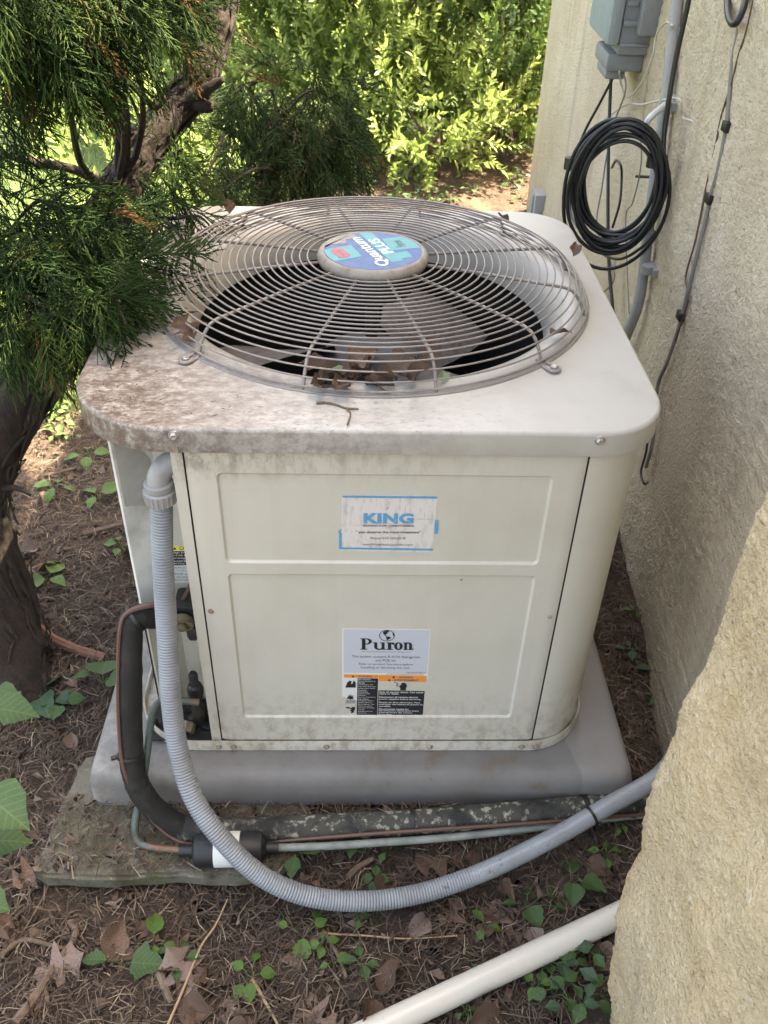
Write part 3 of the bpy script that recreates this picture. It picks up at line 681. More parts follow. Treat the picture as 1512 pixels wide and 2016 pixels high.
txt('" you deserve the royal treatment"', *kx(350, 552), *kx(1095, 590), Yt, 'ink', kl, du=.4, bold=.008)
txt('Phone: 610 269-0218', *kx(518, 622), *kx(918, 650), Yt, 'ink2', kl, du=.4)
txt('www.KingHeatingandAir.com', *kx(430, 696), *kx(1000, 728), Yt, 'ink2', kl, du=.8)
txt('E', *kx(705, 285), *kx(738, 306), Yt, 'ink2', kl, shear=.3)

def lx(a, b_): return (650+a/6.873, 1220+b_/6.873)
YL = .0039
def rrect(L_, r):
    """round the corners of a quad given in pixels"""
    out = []
    n = len(L_)
    for i in range(n):
        p, a, c = Vector(L_[i]), Vector(L_[i-1]), Vector(L_[(i+1) % n]); da = (a-p).normalized()*r; dc = (c-p).normalized()*r
        for t in (0, .25, .5, .75, 1): out.append(tuple((p+da).lerp(p, t).lerp(p.lerp(p+dc, t), t)))
    return out
b = MB(); plate(b, rrect([lx(160, 116), lx(1366, 132), lx(1322, 745), lx(1275, 1312), lx(162, 1296)], 2.5), YL)
ll = b.build('refrigerant_label', 'labw', fp, sm=False); tag(ll, 'white and lilac refrigerant notice above an orange and black warning')
b = MB(); plate(b, rrect([lx(180, 128), lx(1350, 142), lx(1308, 728), lx(182, 716)], 2), YL-.0004, .0002); b.build('lilac_field', 'lab', ll, sm=False)
Y2 = YL-.0010
# globe emblem
gc = lx(768, 215); b = MB()
ro, ri = 15.2, 14.0; k = 40
for i in range(k):
    a0, a1 = 2*math.pi*i/k, 2*math.pi*(i+1)/k
    b.prism([at(gc[0]+r*math.cos(a), gc[1]+r*.72*math.sin(a)*1.0*(1/.99), 1, Y2) for r, a in ((ro, a0), (ro, a1), (ri, a1), (ri, a0))], NV, .0002)
for L_ in ([(722, 160), (760, 148), (800, 150), (795, 165), (775, 172), (778, 185), (752, 200), (735, 208), (718, 190), (712, 175)], [(738, 208), (752, 204), (762, 226), (756, 230)], [(756, 232), (790, 226), (822, 240), (812, 258), (788, 266), (770, 284), (764, 268), (758, 250)], [(842, 172), (856, 178), (866, 205), (860, 226), (848, 206)]):
    plate(b, [lx(*q) for q in L_], Y2, .0002)
b.build('globe_emblem', 'ink', ll, sm=False)
# serif word, letters drawn as strokes (unit box: 0..1 baseline-xheight; cap height 1.45)
wb = MB(); W0, W1 = 408, 1105
lay = [0]
def wq(x, y): u = W0+x*(W1-W0); return at(*lx(u, 404-y*104+ (u-408)*.006), 1, Y2-lay[0])
def wpoly(L_): lay[0] += .00001; wb.prism([wq(*q) for q in L_], NV, .0002)
def warc(cx, cy, rx, ry, ix, iy, a0, a1, n_=14):
    lay[0] += .00001
    for i in range(n_):
        p, q = R_(a0+(a1-a0)*i/n_), R_(a0+(a1-a0)*(i+1)/n_)
        wb.prism([wq(cx+rx*math.cos(p), cy+ry*math.sin(p)), wq(cx+rx*math.cos(q), cy+ry*math.sin(q)), wq(cx+ix*math.cos(q), cy+iy*math.sin(q)), wq(cx+ix*math.cos(p), cy+iy*math.sin(p))], NV, .0002)
def rect(x0, y0, x1, y1): wpoly([(x0, y0), (x1, y0), (x1, y1), (x0, y1)])
rect(.03, 0, .10, 1.45); rect(0, 0, .135, .09); rect(0, 1.36, .10, 1.45); warc(.115, 1.06, .11, .39, .048, .28, -90, 90); rect(.095, 1.36, .12, 1.45); rect(.095, .67, .12, .76)
rect(.27, .30, .328, .95); rect(.245, .86, .328, .95); warc(.37, .31, .10, .33, .042, .20, 180, 345); rect(.412, .0, .47, .95); rect(.385, .86, .47, .95); rect(.44, 0, .495, .09)
rect(.535, 0, .60, .95); rect(.51, .86, .60, .95); rect(.51, 0, .63, .09); warc(.635, .80, .030, .15, .001, .001, 0, 360); rect(.60, .78, .635, .93)
warc(.74, .47, .085, .50, .025, .38, 0, 360, 24)
rect(.853, 0, .905, .95); rect(.832, .86, .905, .95); rect(.835, 0, .925, .09); warc(.926, .64, .076, .33, .022, .21, 0, 150); rect(.948, 0, 1.002, .66); rect(.932, 0, 1.022, .09)
wb.build('brand_lettering', 'ink', ll, sm=False)
txt('R', *lx(1115, 385), *lx(1138, 402), Y2, 'ink2', ll)
txt('the environmentally sound refrigerant', *lx(428, 424), *lx(1082, 442), Y2, 'ink2', ll, du=1.2)
for s, u0, v0, u1, v1 in (('This system contains R-410A Refrigerant', 292, 480, 1220, 522), ('and POE oil.', 612, 534, 890, 566), ('Refer to product literature before', 390, 584, 1118, 620), ('Installing or Servicing this unit.', 415, 630, 1086, 668)):
    txt(s, *lx(u0, v0), *lx(u1, v1), Y2, 'ink2', ll, du=1.6*(u1-u0)/930)
txt('SK0703-201 REV. D', *lx(1040, 706), *lx(1284, 724), Y2, 'ink2', ll, du=.4)
b = MB(); plate(b, rrect([lx(186, 738), lx(652, 746), lx(650, 792), lx(186, 782)], 1), YL-.0004, .0002); plate(b, [lx(654, 748), lx(1304, 762), lx(1300, 842), lx(654, 828)], YL-.0004, .0002); b.build('orange_band', 'orange', ll, sm=False)
b = MB(); plate(b, [lx(370, 792), lx(648, 795), lx(636, 1292), lx(358, 1286)], YL-.0004, .0002); plate(b, [lx(654, 955), lx(1280, 966), lx(1252, 1300), lx(642, 1292)], YL-.0004, .0002); wf = b.build('black_field', 'ink', ll, sm=False)
def tri(b, cx, cy, s): plate(b, [lx(cx-s, cy+s*.7), lx(cx+s, cy+s*.7), lx(cx, cy-s)], Y2, .0002)
b = MB(); tri(b, 308, 768, 17); tri(b, 858, 778, 17); tri(b, 798, 815, 17)
for L_ in ([(205, 918), (232, 850), (262, 828), (290, 832), (280, 868), (300, 872), (318, 822), (345, 850), (346, 918)],
           [(222, 1078), (240, 1050), (228, 1040), (252, 1040), (250, 1010), (266, 1036), (285, 1008), (286, 1040), (318, 1022), (300, 1048), (328, 1060), (302, 1064), (316, 1082), (288, 1072), (272, 1084), (252, 1068)],
           [(205, 1186), (240, 1182), (280, 1196), (300, 1182), (335, 1184), (340, 1204), (325, 1225), (318, 1255), (280, 1268), (285, 1235), (262, 1228), (290, 1205), (240, 1200), (215, 1198)],
           [(945, 955), (950, 925), (935, 905), (945, 885), (960, 888), (962, 860), (978, 858), (985, 852), (1000, 852), (1010, 860), (1022, 862), (1036, 884), (1036, 905), (1024, 930), (1024, 957)]):
    plate(b, [lx(*q) for q in L_], Y2, .0002)
b.build('pictograms', 'ink', ll, sm=False)
b = MB()
for L_ in ([(868, 840), (920, 862), (922, 870), (866, 848)], [(914, 862), (922, 870), (900, 890), (892, 884)], [(892, 882), (930, 905), (932, 912), (890, 890)]): plate(b, [lx(*q) for q in L_], Y2-.00003, .0002)
for y_ in range(1090, 1135, 12): plate(b, [lx(206, y_), lx(340, y_+2), lx(340, y_+5), lx(206, y_+3)], Y2, .0002)
b.build('bolt_mark', 'ink2', ll, sm=False)
txt('WARNING', *lx(372, 756), *lx(566, 780), Y2, 'ink2', ll, bold=.02, du=.5)
txt('WARNING', *lx(930, 768), *lx(1122, 790), Y2, 'ink2', ll, bold=.02, du=.5)
txt('AVERTISSEMENT', *lx(858, 804), *lx(1196, 832), Y2, 'ink2', ll, bold=.02, du=.7)
for s, u0, v0, u1, v1 in (('Risk of electric shock. Can cause', 668, 966, 1262, 990), ('injury or death.', 666, 992, 930, 1018), ('Disconnect all remote electric', 666, 1034, 1190, 1058), ('power supplies before servicing.', 664, 1064, 1232, 1088),
                          ('Risque de choc electrique. Peut', 662, 1108, 1218, 1132), ('entrainer des blessures graves ou', 662, 1134, 1256, 1158), ('mortelles.', 660, 1160, 820, 1180), ('Deconnecter toutes les', 658, 1196, 1060, 1218), ('alimentations electriques avant', 656, 1220, 1200, 1244), ("d'entreprendre des travaux", 654, 1246, 1112, 1268), ("d'entretien.", 652, 1270, 840, 1290)):
    txt(s, *lx(u0, v0), *lx(u1, v1), Y2, 'labw', wf, bold=.012, du=.9*(u1-u0)/600)
for i, (s, w_) in enumerate((('FIRE HAZARD', 170), ('Do not use torch to', 236), ('remove', 90), ('components. Oil', 196), ('may catch fire, use', 236), ('tubing cutter. Refer', 232), ('to service', 116), ('instructions.', 140), ('System under', 166), ('pressure.', 104), ('Recover all pressure', 236), ('and relieve', 140), ('refrigerant before', 212), ('system repair or', 190), ('final disposal. Use', 222), ('all service ports', 190), ('and open all valves', 220), ('only by', 84), ('qualified service', 200), ('personnel.', 110))):
    v0 = 800+i*24; txt(s, *lx(376, v0), *lx(376+w_, v0+17), Y2, 'labw', wf, du=.3)

# caution label and red wire in the recess
YS = .1075
cl = MB(); plate(cl, [(336, 1074), (378, 1074), (384, 1146), (338, 1148)], YS); cl_ = cl.build('caution_label', 'labw', ac, sm=False)
b = MB(); plate(b, [(338, 1075), (378, 1075), (378, 1084), (338, 1084)], YS-.0004); b.build('yellow_band', 'yellow', cl_, sm=False)
b = MB(); plate(b, [(338, 1085), (379, 1085), (381, 1112), (338, 1113)], YS-.0004); b.build('black_field', 'ink', cl_, sm=False)
txt('CAUTION', 353, 1076, 392, 1083, YS-.0009, 'ink', cl_, bold=.02)
b = MB(); plate(b, [(341, 1082), (347, 1082), (344, 1077)], YS-.0009); b.build('triangle_mark', 'ink', cl_, sm=False)
for i, s in enumerate(('High Pressure', 'R-410A Refriger', 'servicing pressu', 'exceed limits of', 'service equip')): txt(s, 339, 1086.5+i*5.3, 385, 1090.5+i*5.3, YS-.0009, 'labw', cl_, bold=.01)
for i, s in enumerate(('SK07', 'R-410A only', 'POE oil', 'Use service', 'Ratings')): txt(s, 344+(i % 2)*4, 1116+i*6, 372, 1119.5+i*6, YS-.0009, 'ink2', cl_)
MB().tube(spline([(-.30, .10, .40), (-.306, .085, .36), (-.318, .075, .325), (-.332, .07, .30)], 6), .0035, 6).build('red_wire', 'brownwire', ac)

# service valves in the recess
sv = empty('service_valve', at(368, 1208, 1, .060)); sv.parent = ac; p = wloc(sv)
MB().lathe([(.0165, .0), (.0185, -.006), (.0185, -.014), (.0125, -.0155), (.0115, -.0125), (.0075, -.0125), (.0075, -.021), (.0045, -.0225), (.0001, -.0225)], p+Vector((-.004, -.012, .0)), (0, 1, .25), 18).build('ring_cap', 'brass', sv, ang=25)
MB().box((p.x-.020, p.y-.010, p.z-.014), (p.x+.020, p.y+.042, p.z+.024)).build('body', 'valve', sv, bevel=.007)
MB().tube([p+Vector((-.03, -.004, -.018)), p+Vector((.006, -.002, -.024)), p+Vector((.016, .0, -.026))], .009, 10).build('stub_tube', 'valve', sv)
MB().lathe([(.009, .0), (.0115, .004), (.0115, .02), (.008, .024)], p+Vector((.010, -.012, -.018)), (0, -.2, -1), 6).build('flare_nut', 'valve', sv, ang=30)
sv2 = empty('service_valve', at(391, 1400, 1, .052)); sv2.parent = ac; p = wloc(sv2)
MB().lathe([(.012, -.045), (.013, -.01), (.012, .012), (.0085, .018), (.0085, .040), (.0135, .046), (.0150, .060), (.0125, .070), (.0085, .074), (.0085, .098), (.006, .103), (.0001, .104)], p, (0, 0, 1), 14).build('stem', 'valve', sv2, ang=30)
MB().lathe([(.0165, 0), (.0175, -.010), (.0165, -.018), (.0115, -.019), (.0105, -.010), (.0001, -.008)], p+Vector((-.021, -.012, -.020)), (.15, 1, .35), 9).build('ring_nut', 'brass', sv2, ang=30)
MB().box((p.x-.028, p.y+.0, p.z-.05), (p.x+.026, p.y+.04, p.z-.026)).build('body', 'valve', sv2, bevel=.009)
MB().lathe([(.008, 0), (.009, -.012), (.005, -.014)], p+Vector((.012, -.006, -.03)), (0, 1, 0), 6).build('bolt_head', 'valve', sv2, ang=30)
MB().box((-.415, .012, .0066), (-.285, .1075, .0095)).build('sump', 'dark', ac, sm=False)
b = MB()
for i in range(26):
    q = Vector((random.uniform(-.415, -.30), random.uniform(.02, .10), .010)); s = random.uniform(.008, .02)
    b.add([q+Vector((random.uniform(-s, s), random.uniform(-s, s), random.uniform(0, .02))) for _ in range(3)], [(0, 1, 2)])
b.build('sump_debris', 'chip', ac, sm=False, fix=False)

# ------------------------------------------------------------------ flexible conduit
cd = empty('electrical_conduit', (-.11, -.27, gz(-.11, -.27)))
tag(cd, 'light grey ribbed flexible conduit looping from the unit to the wall', 'conduit')
pc = [dep(318, 987, 1.282), dep(320, 1100, 1.325), dep(328, 1230, 1.375), dep(337, 1380, 1.415), dep(352, 1480, 1.435), dep(383, 1575, 1.440), dep(440, 1655, 1.440), dep(515, 1725, 1.448), dep(610, 1765, 1.458), dep(720, 1774, 1.472), dep(830, 1758, 1.488), dep(950, 1717, 1.505), dep(1080, 1654, 1.525), dep(1200, 1585, 1.55), dep(1300, 1525, 1.58)]
pc.append(Vector((.56, pc[-1].y+.05, pc[-1].z+.05))); pc.append(Vector((.63, pc[-1].y+.03, pc[-1].z+.03)))
path = spline(pc, 40)
# resample evenly and give it ribs
cum = [0]
for i in range(1, len(path)): cum.append(cum[-1]+(path[i]-path[i-1]).length)
step = .00125; k = 0; ev = []; rad = []
s = 0
while s < cum[-1]:
    while cum[k+1] < s: k += 1
    ev.append(path[k].lerp(path[k+1], (s-cum[k])/(cum[k+1]-cum[k])))
    ph = (s/.0050) % 1; amp = .0009 if s < .9 else .0008*(1-sstep(.9, 1.15, s))+.0001
    rad.append(.0157+amp*(1 if .18 < ph < .82 else -1)); s += step
MB().tube(ev, rad, 18).build('hose', 'conduit', cd, ang=60, fix=False)
e0 = Vector(pc[0]); el = [e0+Vector((0, 0, .001)), e0+Vector((0, 0, .032)), e0+Vector((.002, .002, .044)), e0+Vector((.009, .006, .0555)), e0+Vector((.021, .012, .0625)), e0+Vector((.034, .018, .0645)), e0+Vector((.055, .028, .0645))]
MB().tube(spline(el, 8), .0165, 20).build('elbow', 'fitting', cd, ang=60)
MB().lathe([(.0165, .024), (.0205, .024), (.0210, .026), (.0210, .034), (.0175, .036)], e0, (0, 0, 1), 28).build('collar', 'fitting', cd, ang=30)
b = MB(); nseg = 20; vs = []
for h, r in ((0, .0195), (.002, .0225), (.021, .0235), (.023, .0200)):
    for j in range(nseg*4):
        rr = r+(.0011 if (j % 4) in (0,) and .001 < h < .022 else 0); q = 2*math.pi*j/(nseg*4); vs.append((e0.x+rr*math.cos(q), e0.y+rr*math.sin(q), e0.z+h))
m4 = nseg*4; b.add(vs, [(i*m4+j, i*m4+(j+1) % m4, (i+1)*m4+(j+1) % m4, (i+1)*m4+j) for i in range(3) for j in range(m4)]+[tuple(range(m4-1, -1, -1)), tuple(3*m4+j for j in range(m4))])
b.build('nut', 'fitting', cd, ang=25)
ti = min(range(len(ev)), key=lambda i: (ev[i]-dep(1165, 1605, 1.54)).length)
def band(i0, P, r, w, mname, parent, name='cable_tie'):
    t = (P[i0+4]-P[i0-4]).normalized(); c = P[i0]
    MB().lathe([(r-.0006, -w), (r+.0008, -w), (r+.0012, 0), (r+.0008, w), (r-.0006, w)], c, t, 20).build(name, mname, parent, ang=30)
    return c, t
c, t = band(ti, ev, .0166, .0024, 'zip', cd)
MB().box(c+Vector((.010, -.020, -.006)), c+Vector((.017, -.012, .001))).tube([c+Vector((.013, -.015, 0)), c+Vector((.012, -.022, .004)), c+Vector((.006, -.024, .010))], .0016, 6).build('tie_head', 'zip', cd, bevel=.001)

# ------------------------------------------------------------------ refrigerant lines
il = empty('insulated_pipe', (-.43, -.02, -.08))
tag(il, 'thick black foam insulated pipe running down and along the front of the pad', 'pipe')
ip = spline([dep(352, 1216, 1.50), dep(322, 1214, 1.465), dep(285, 1213, 1.43), dep(263, 1220, 1.422), dep(256, 1245, 1.425), dep(255, 1340, 1.45), dep(257, 1450, 1.49), dep(262, 1515, 1.503), dep(280, 1562, 1.515), dep(315, 1602, 1.532), dep(360, 1630, 1.545), (-.335, -.122, -.062)], 12)
MB().tube(ip[:34], [.0165+.0008*fn(i*.3, 0) for i in range(34)], 16).build('bare_elbow', 'copper', il)
MB().tube(ip[8:46], [.0208+.0012*fn(i*.4, 2) for i in range(38)], 18).build('foam_sleeve', 'foam', il, ang=70)
MB().tube(ip[44:], [.0205+.0016*fn(i*.4, 4) for i in range(len(ip)-44)], 18).build('foam_sleeve', 'foam', il, ang=70)
ip2 = spline([(-.345, -.121, -.062), (-.22, -.128, -.060), (-.1, -.122, -.060), (.05, -.114, -.060), (.2, -.101, -.060), (.35, -.086, -.063), (.52, -.063, -.075), (.64, -.045, -.08)], 14)
MB().tube(ip2, [.0225+.0012*fn(i*.3, 6) for i in range(len(ip2))], 18).build('weathered_sleeve', 'foam_old', il, ang=70)
for i_ in (34, 78):
    c, t = band(i_, ip, .0232, .003, 'zip', il)
    if i_ == 78: MB().tube([c+Vector((-.022, -.004, 0)), c+Vector((-.032, -.008, .001))], .004, 6).build('tie_head', 'zip', il)
i_ = min(range(len(ip2)), key=lambda i: (ip2[i]-at(815, 1615, 1, -.114)).length)
band(i_, ip2, .0245, .0032, 'zip', il); band(min(range(len(ip2)), key=lambda i: (ip2[i]-at(1150, 1595, 1, -.09)).length), ip2, .0245, .0045, 'zip', il)
lq = empty('liquid_line', (-.39, -.1, -.08)); tag(lq, 'thin patinated copper liquid line bending into a black filter drier', 'pipe')
cp = spline([dep(392, 1383, 1.56), dep(345, 1379, 1.555), dep(318, 1380, 1.54), dep(302, 1398, 1.53), dep(296, 1430, 1.525), dep(290, 1480, 1.52), dep(278, 1560, 1.518), dep(266, 1622, 1.522), dep(272, 1655, 1.526), dep(300, 1668, 1.526), dep(372, 1674, 1.52)], 10)
MB().tube(cp, .0065, 10).build('copper_tube', 'copper', lq)
MB().lathe([(.0062, -.05), (.010, -.05), (.010, -.028), (.027, -.022), (.0285, -.014), (.0285, .082), (.026, .090), (.010, .098), (.010, .118), (.0062, .118)], (-.288, -.168, -.054), (1, .03, .0), 24).build('filter_drier', 'drier', lq, ang=35)
MB().lathe([(.0287, .010), (.0291, .011), (.0291, .052), (.0287, .053)], (-.288, -.168, -.054), (1, .03, 0), 24).build('white_wrap', 'labw', lq, ang=30)
cp2 = spline([(-.18, -.164, -.055), (-.10, -.160, -.058), (.0, -.152, -.06), (.12, -.140, -.064), (.30, -.118, -.066), (.45, -.095, -.07), (.64, -.075, -.08)], 12)
MB().tube(cp2, .0068, 10).build('grey_tube', 'copper_grey', lq)
cw = empty('control_wire', (-.43, -.05, -.06)); tag(cw, 'thin brown control wire strapped along the insulated pipe', 'wire')
w1 = spline([dep(345, 1186, 1.43), dep(300, 1190, 1.405), dep(252, 1206, 1.40), dep(236, 1240, 1.402), dep(232, 1340, 1.43), dep(235, 1450, 1.468), dep(244, 1515, 1.482), dep(268, 1568, 1.502), dep(302, 1618, 1.518), dep(345, 1652, 1.53), dep(400, 1668, 1.53)], 10)
MB().tube(w1, [.0032 if i > 24 else .0032+.004*(1-i/24) for i in range(len(w1))], 7).build('drop', 'brownwire', cw)
w2 = spline([(-.2, -.150, -.062), (0, -.1415, -.048), (.2, -.1275, -.048), (.4, -.108, -.055), (.6, -.08, -.07)], 12)
MB().tube(w2, .0034, 7).build('run', 'brownwire', cw)

# ------------------------------------------------------------------ white drain pipe
a, c = at(1232, 1795, 2, -.095), at(690, 2050, 2, -.112)
d = (a-c).normalized(); a2 = a+d*.17; c2 = c-d*.5
pv = MB(); pv.tube([c2+(a2-c2)*t for t in np.linspace(0, 1, 9)], .0202, 24).build
tag(pv.build('drain_pipe', 'pvc', ang=60, loc=tuple(c)), 'white plastic drain pipe crossing the bottom right corner on the ground', 'pipe')

# ------------------------------------------------------------------ things on the house wall
def wp_(y, z, off): return Vector((WX+WK*y-off, y, z))
ub = empty('utility_box', wp_(1.45, .88, .0)); tag(ub, 'grey plastic utility box mounted high on the stucco wall', 'utility box')
def wbox(y0, y1, z0, z1, o0, o1, name, m, bev=.006):
    b = MB(); P = [wp_(y, z, o) for z in (z0, z1) for (y, o) in ((y0, o0), (y0, o1), (y1, o1), (y1, o0))]
    b.add(P, [(0, 1, 2, 3), (7, 6, 5, 4), (0, 4, 5, 1), (1, 5, 6, 2), (2, 6, 7, 3), (3, 7, 4, 0)]); return b.build(name, m, ub, bevel=bev)
wbox(1.345, 1.60, .905, 1.35, -.01, .085, 'case', 'steel')
wbox(1.335, 1.61, .925, 1.36, .085, .118, 'cover', 'steel2', .012)
wbox(1.36, 1.53, .865, .907, .012, .105, 'lower_skirt', 'steel', .01)
wbox(1.375, 1.50, .845, .868, .05, .10, 'spout', 'steel', .006)
wbox(1.30, 1.346, .955, 1.35, -.01, .052, 'side_module', 'steel', .004)
wbox(1.338, 1.346, .968, .980, .035, .083, 'rib', 'steel', .002); wbox(1.338, 1.346, .925, .932, .01, .083, 'rib', 'steel', .002); wbox(1.338, 1.346, 1.01, 1.02, .055, .082, 'rib', 'steel', .002)
vp = empty('wall_conduit', wp_(1.12, .3, .02)); tag(vp, 'grey plastic riser pipe strapped vertically to the stucco wall', 'pipe')
vv = [wall_at(1336, -60, .022), wall_at(1333, 0, .022), wall_at(1322, 100, .022), wall_at(1311, 200, .022), wall_at(1292, 330, .022), wall_at(1277, 450, .022), wall_at(1266, 545, .022), wall_at(1256, 600, .024), wall_at(1238, 650, .03), wall_at(1215, 700, .035)]
MB().tube(spline(vv, 8), .0125, 14).build('riser', 'gpvc', vp)
for (u, v) in ((1326, 60), (1311, 205), (1275, 530)):
    q = wall_at(u, v, .022); MB().lathe([(.0128, -.009), (.0148, -.009), (.0148, .009), (.0128, .009)], q, (0, 0, 1), 16).box((q.x+.006, q.y-.028, q.z-.008), (q.x+.020, q.y+.028, q.z+.008)).build('pipe_strap', 'gpvc', vp)
# coil of black cable hung on a pale strap
co = empty('cable_coil', dep(1218, 505, 2.0)); tag(co, 'thick hanging coil of glossy black cable beside the riser pipe', 'cable')
CC = dep(1217, 362, 1.93); hd = Vector((.93, -.36, 0)).normalized(); CN = hd.cross(Vector((0, 0, 1)))
for i in range(16):
    ph = random.uniform(0, 6); R0 = .110+random.uniform(-.018, .013); o = random.uniform(-.016, .016); sx, sz = random.uniform(-.006, .006), random.uniform(-.010, .006)
    if i > 12: R0 += random.uniform(.004, .016); sz -= random.uniform(.005, .03); o *= 2
    pts = []
    for q in np.linspace(0, 2*math.pi, 56, endpoint=False):
        r = R0+.004*math.sin(2*q+ph)+.003*math.sin(3*q+ph*2); wob = o*(1+.5*math.sin(q+ph))
        rz = r*(1.20 if math.sin(q) < 0 else 1.16)
        pts.append(CC+hd*(r*math.cos(q)*.86+sx)+Vector((0, 0, rz*math.sin(q)+sz))+CN*wob)
    MB().tube(pts, .0042, 7, closed=True).build('loop', 'cable', co, ang=180, fix=False)
q = CC+hd*.05+Vector((0, 0, .125))
MB().tube(spline([dep(1266, 255, 1.90), dep(1280, 232, 1.88), dep(1312, 205, 1.92), dep(1342, 182, 1.95)], 6), .0072, 8).build('hanger_strap', 'strap', co)
for (u, v, t) in ((1293, 318, 1.9), (1130, 322, 1.96)):
    MB().lathe([(.020, -.012), (.022, -.012), (.022, .012), (.020, .012)], dep(u, v, t), (0, .1, 1), 12).build('tape_wrap', 'cable', co)
MB().tube([dep(1252, 347, 2.08), dep(1290, 349, 2.05)], .0035, 6).build('tie', 'zip', co)
def cable(label, pts, r, m, name='cable', cat='cable', off=.006, n=8, clips=()):
    P = [wall_at(u, v, o) for (u, v, o) in [(q if len(q) == 3 else (*q, off)) for q in pts]]
    root = empty(name, tuple(P[-1])); tag(root, label, cat)
    sp_ = spline(P, n); MB().tube(sp_, r, 7).build('sheath', m, root, ang=180)
    for (u, v) in clips:
        q = wall_at(u, v, off); MB().box((q.x-.007, q.y-.010, q.z-.009), (q.x+.006, q.y+.014, q.z+.009)).build('clip', 'zip', root, bevel=.002)
    return root
cable('black cable dropping from the utility box straight down behind the coil', [(1203, 150, .07), (1199, 260, .06), (1197, 400, .05), (1199, 520, .04), (1207, 615, .03), (1212, 700, .02)], .0045, 'cable')
cable('black cable curving from the box down the outer side of the coil', [(1214, 140, .07), (1180, 205, .09), (1150, 262, .11), (1128, 325, .12), (1124, 420, .11), (1170, 485, .09), (1215, 510, .08), (1262, 488, .06), (1290, 455, .04)], .0035, 'cable')
cable('black cable running down along the front of the riser pipe', [(1362, -30, .04), (1352, 20, .04), (1332, 110, .042), (1318, 190, .042), (1308, 260, .04), (1305, 330, .04)], .0055, 'cable')
cable('looped black cable end bent like a hook at the top right', [(1432, -40), (1433, 20, .02), (1440, 45, .03), (1452, 42, .03), (1465, 10, .02), (1472, -40)], .0062, 'cable')
cable('grey cable snaking down the right side of the wall with black clips', [(1470, -30), (1452, 70), (1444, 110), (1436, 190), (1430, 250), (1415, 330), (1400, 385), (1385, 450), (1368, 520), (1352, 585), (1335, 650), (1315, 710), (1295, 760), (1290, 830), (1283, 880), (1272, 920)], .0042, 'gcable', clips=((1432, 250), (1398, 392), (1341, 622)))
cable('thin brown wire straying beside the clipped grey cable', [(1490, -30), (1470, 60), (1455, 105), (1440, 165), (1420, 230), (1408, 290), (1390, 370), (1370, 470), (1350, 545), (1355, 590), (1330, 670)], .0020, 'brownwire')
cable('thin white wire crossing from the riser pipe to the clipped cable', [(1190, 235, .05), (1235, 205, .03), (1262, 206, .03), (1300, 198, .03), (1338, 196, .03), (1343, 230, .015), (1365, 240), (1385, 265), (1400, 293)], .0024, 'wcable')
cable('white wire hanging in a slack arc under the utility box', [(1219, 140, .07), (1224, 170, .05), (1235, 192, .04), (1262, 165, .03), (1285, 110, .03), (1292, 70, .03), (1310, 45, .03), (1325, 50, .03)], .0024, 'wcable')
cable('thin grey wire trailing from the coil down to the unit', [(1222, 130, .06), (1232, 175, .05), (1210, 240, .05), (1194, 310, .04), (1185, 370, .04), (1175, 430, .04), (1180, 470, .04), (1210, 540, .03), (1190, 575, .03), (1178, 585, .03)], .0022, 'gcable')
cable('short black cable with a silver plug inside the coil ring', [(1205, 330, .05), (1213, 316, .06), (1222, 326, .06), (1224, 350, .05), (1220, 400, .05), (1206, 448, .05)], .0032, 'cable')
cable('thin dark wire inside the coil hanging to the lower left', [(1258, 255, .05), (1263, 305, .05), (1258, 350, .04), (1245, 400, .03), (1232, 430, .03), (1236, 560, .02), (1240, 640, .015)], .0016, 'gcable')
cable('black wire end poking out at the wall beside the lid corner', [(1277, 850, .01), (1272, 890, .012), (1262, 930, .02), (1268, 952, .02), (1275, 950, .004)], .0028, 'cable')

# ------------------------------------------------------------------ juniper tree
def cord(P, r0, r1, V, F, T, t0, t1):
    """three sided tapering cord along points"""
    n = len(P); o = len(V)
    for i, p in enumerate(P):
        r = r0+(r1-r0)*i/(n-1)
        for k in range(3):
            a = k*2.094; V.append((p[0]+r*math.cos(a), p[1], p[2]+r*math.sin(a))); T.append(t0+(t1-t0)*i/(n-1))
    for i in range(n-1):
        for k in range(3):
            a, b_ = o+i*3+k, o+i*3+(k+1) % 3
            F.append((a, b_, b_+3)); F.append((a, b_+3, a+3))
def spray_template(seed, L=.17, dens=1.0):
    rd = random.Random(seed); V, F, T = [], [], []
    ax = [Vector((.012*math.sin(3*t+seed), t*L, -.35*L*t*t)) for t in np.linspace(0, 1, 6)]
    cord(ax, .0022, .0014, V, F, T, -.15, .1)
    n = int(15*dens)
    for i in range(n):
        t = .06+.92*i/n; k = t*5; a = ax[int(k)].lerp(ax[min(5, int(k)+1)], k-int(k)); side = 1 if i % 2 else -1
        ln = L*(.46*(1-t*.65)+.06)*rd.uniform(.7, 1.2); th = R_(rd.uniform(24, 46)); up = rd.uniform(-.25, .45)
        d = Vector((side*math.sin(th), math.cos(th), up)).normalized()
        def pt(s): return a+d*ln*s+Vector((0, ln*.12*s*s, -.28*ln*s*s))
        cord([pt(0), pt(.5), pt(1)], .0021, .0011, V, F, T, -.05, .18)
        for j in range(rd.randint(2, 4)):
            s = .2+.7*rd.random(); q = pt(s); sl = ln*rd.uniform(.25, .5); e = (d+Vector((rd.uniform(-.7, .7), rd.uniform(-.1, .5), rd.uniform(-.4, .5)))).normalized()
            cord([q, q+e*sl*.55+Vector((0, 0, -.05*sl)), q+e*sl+Vector((0, 0, -.22*sl))], .0018, .0009, V, F, T, 0, .22)
    return np.array([tuple(v) for v in V]), np.array(F), np.array(T)
SPR = [spray_template(i) for i in range(5)]
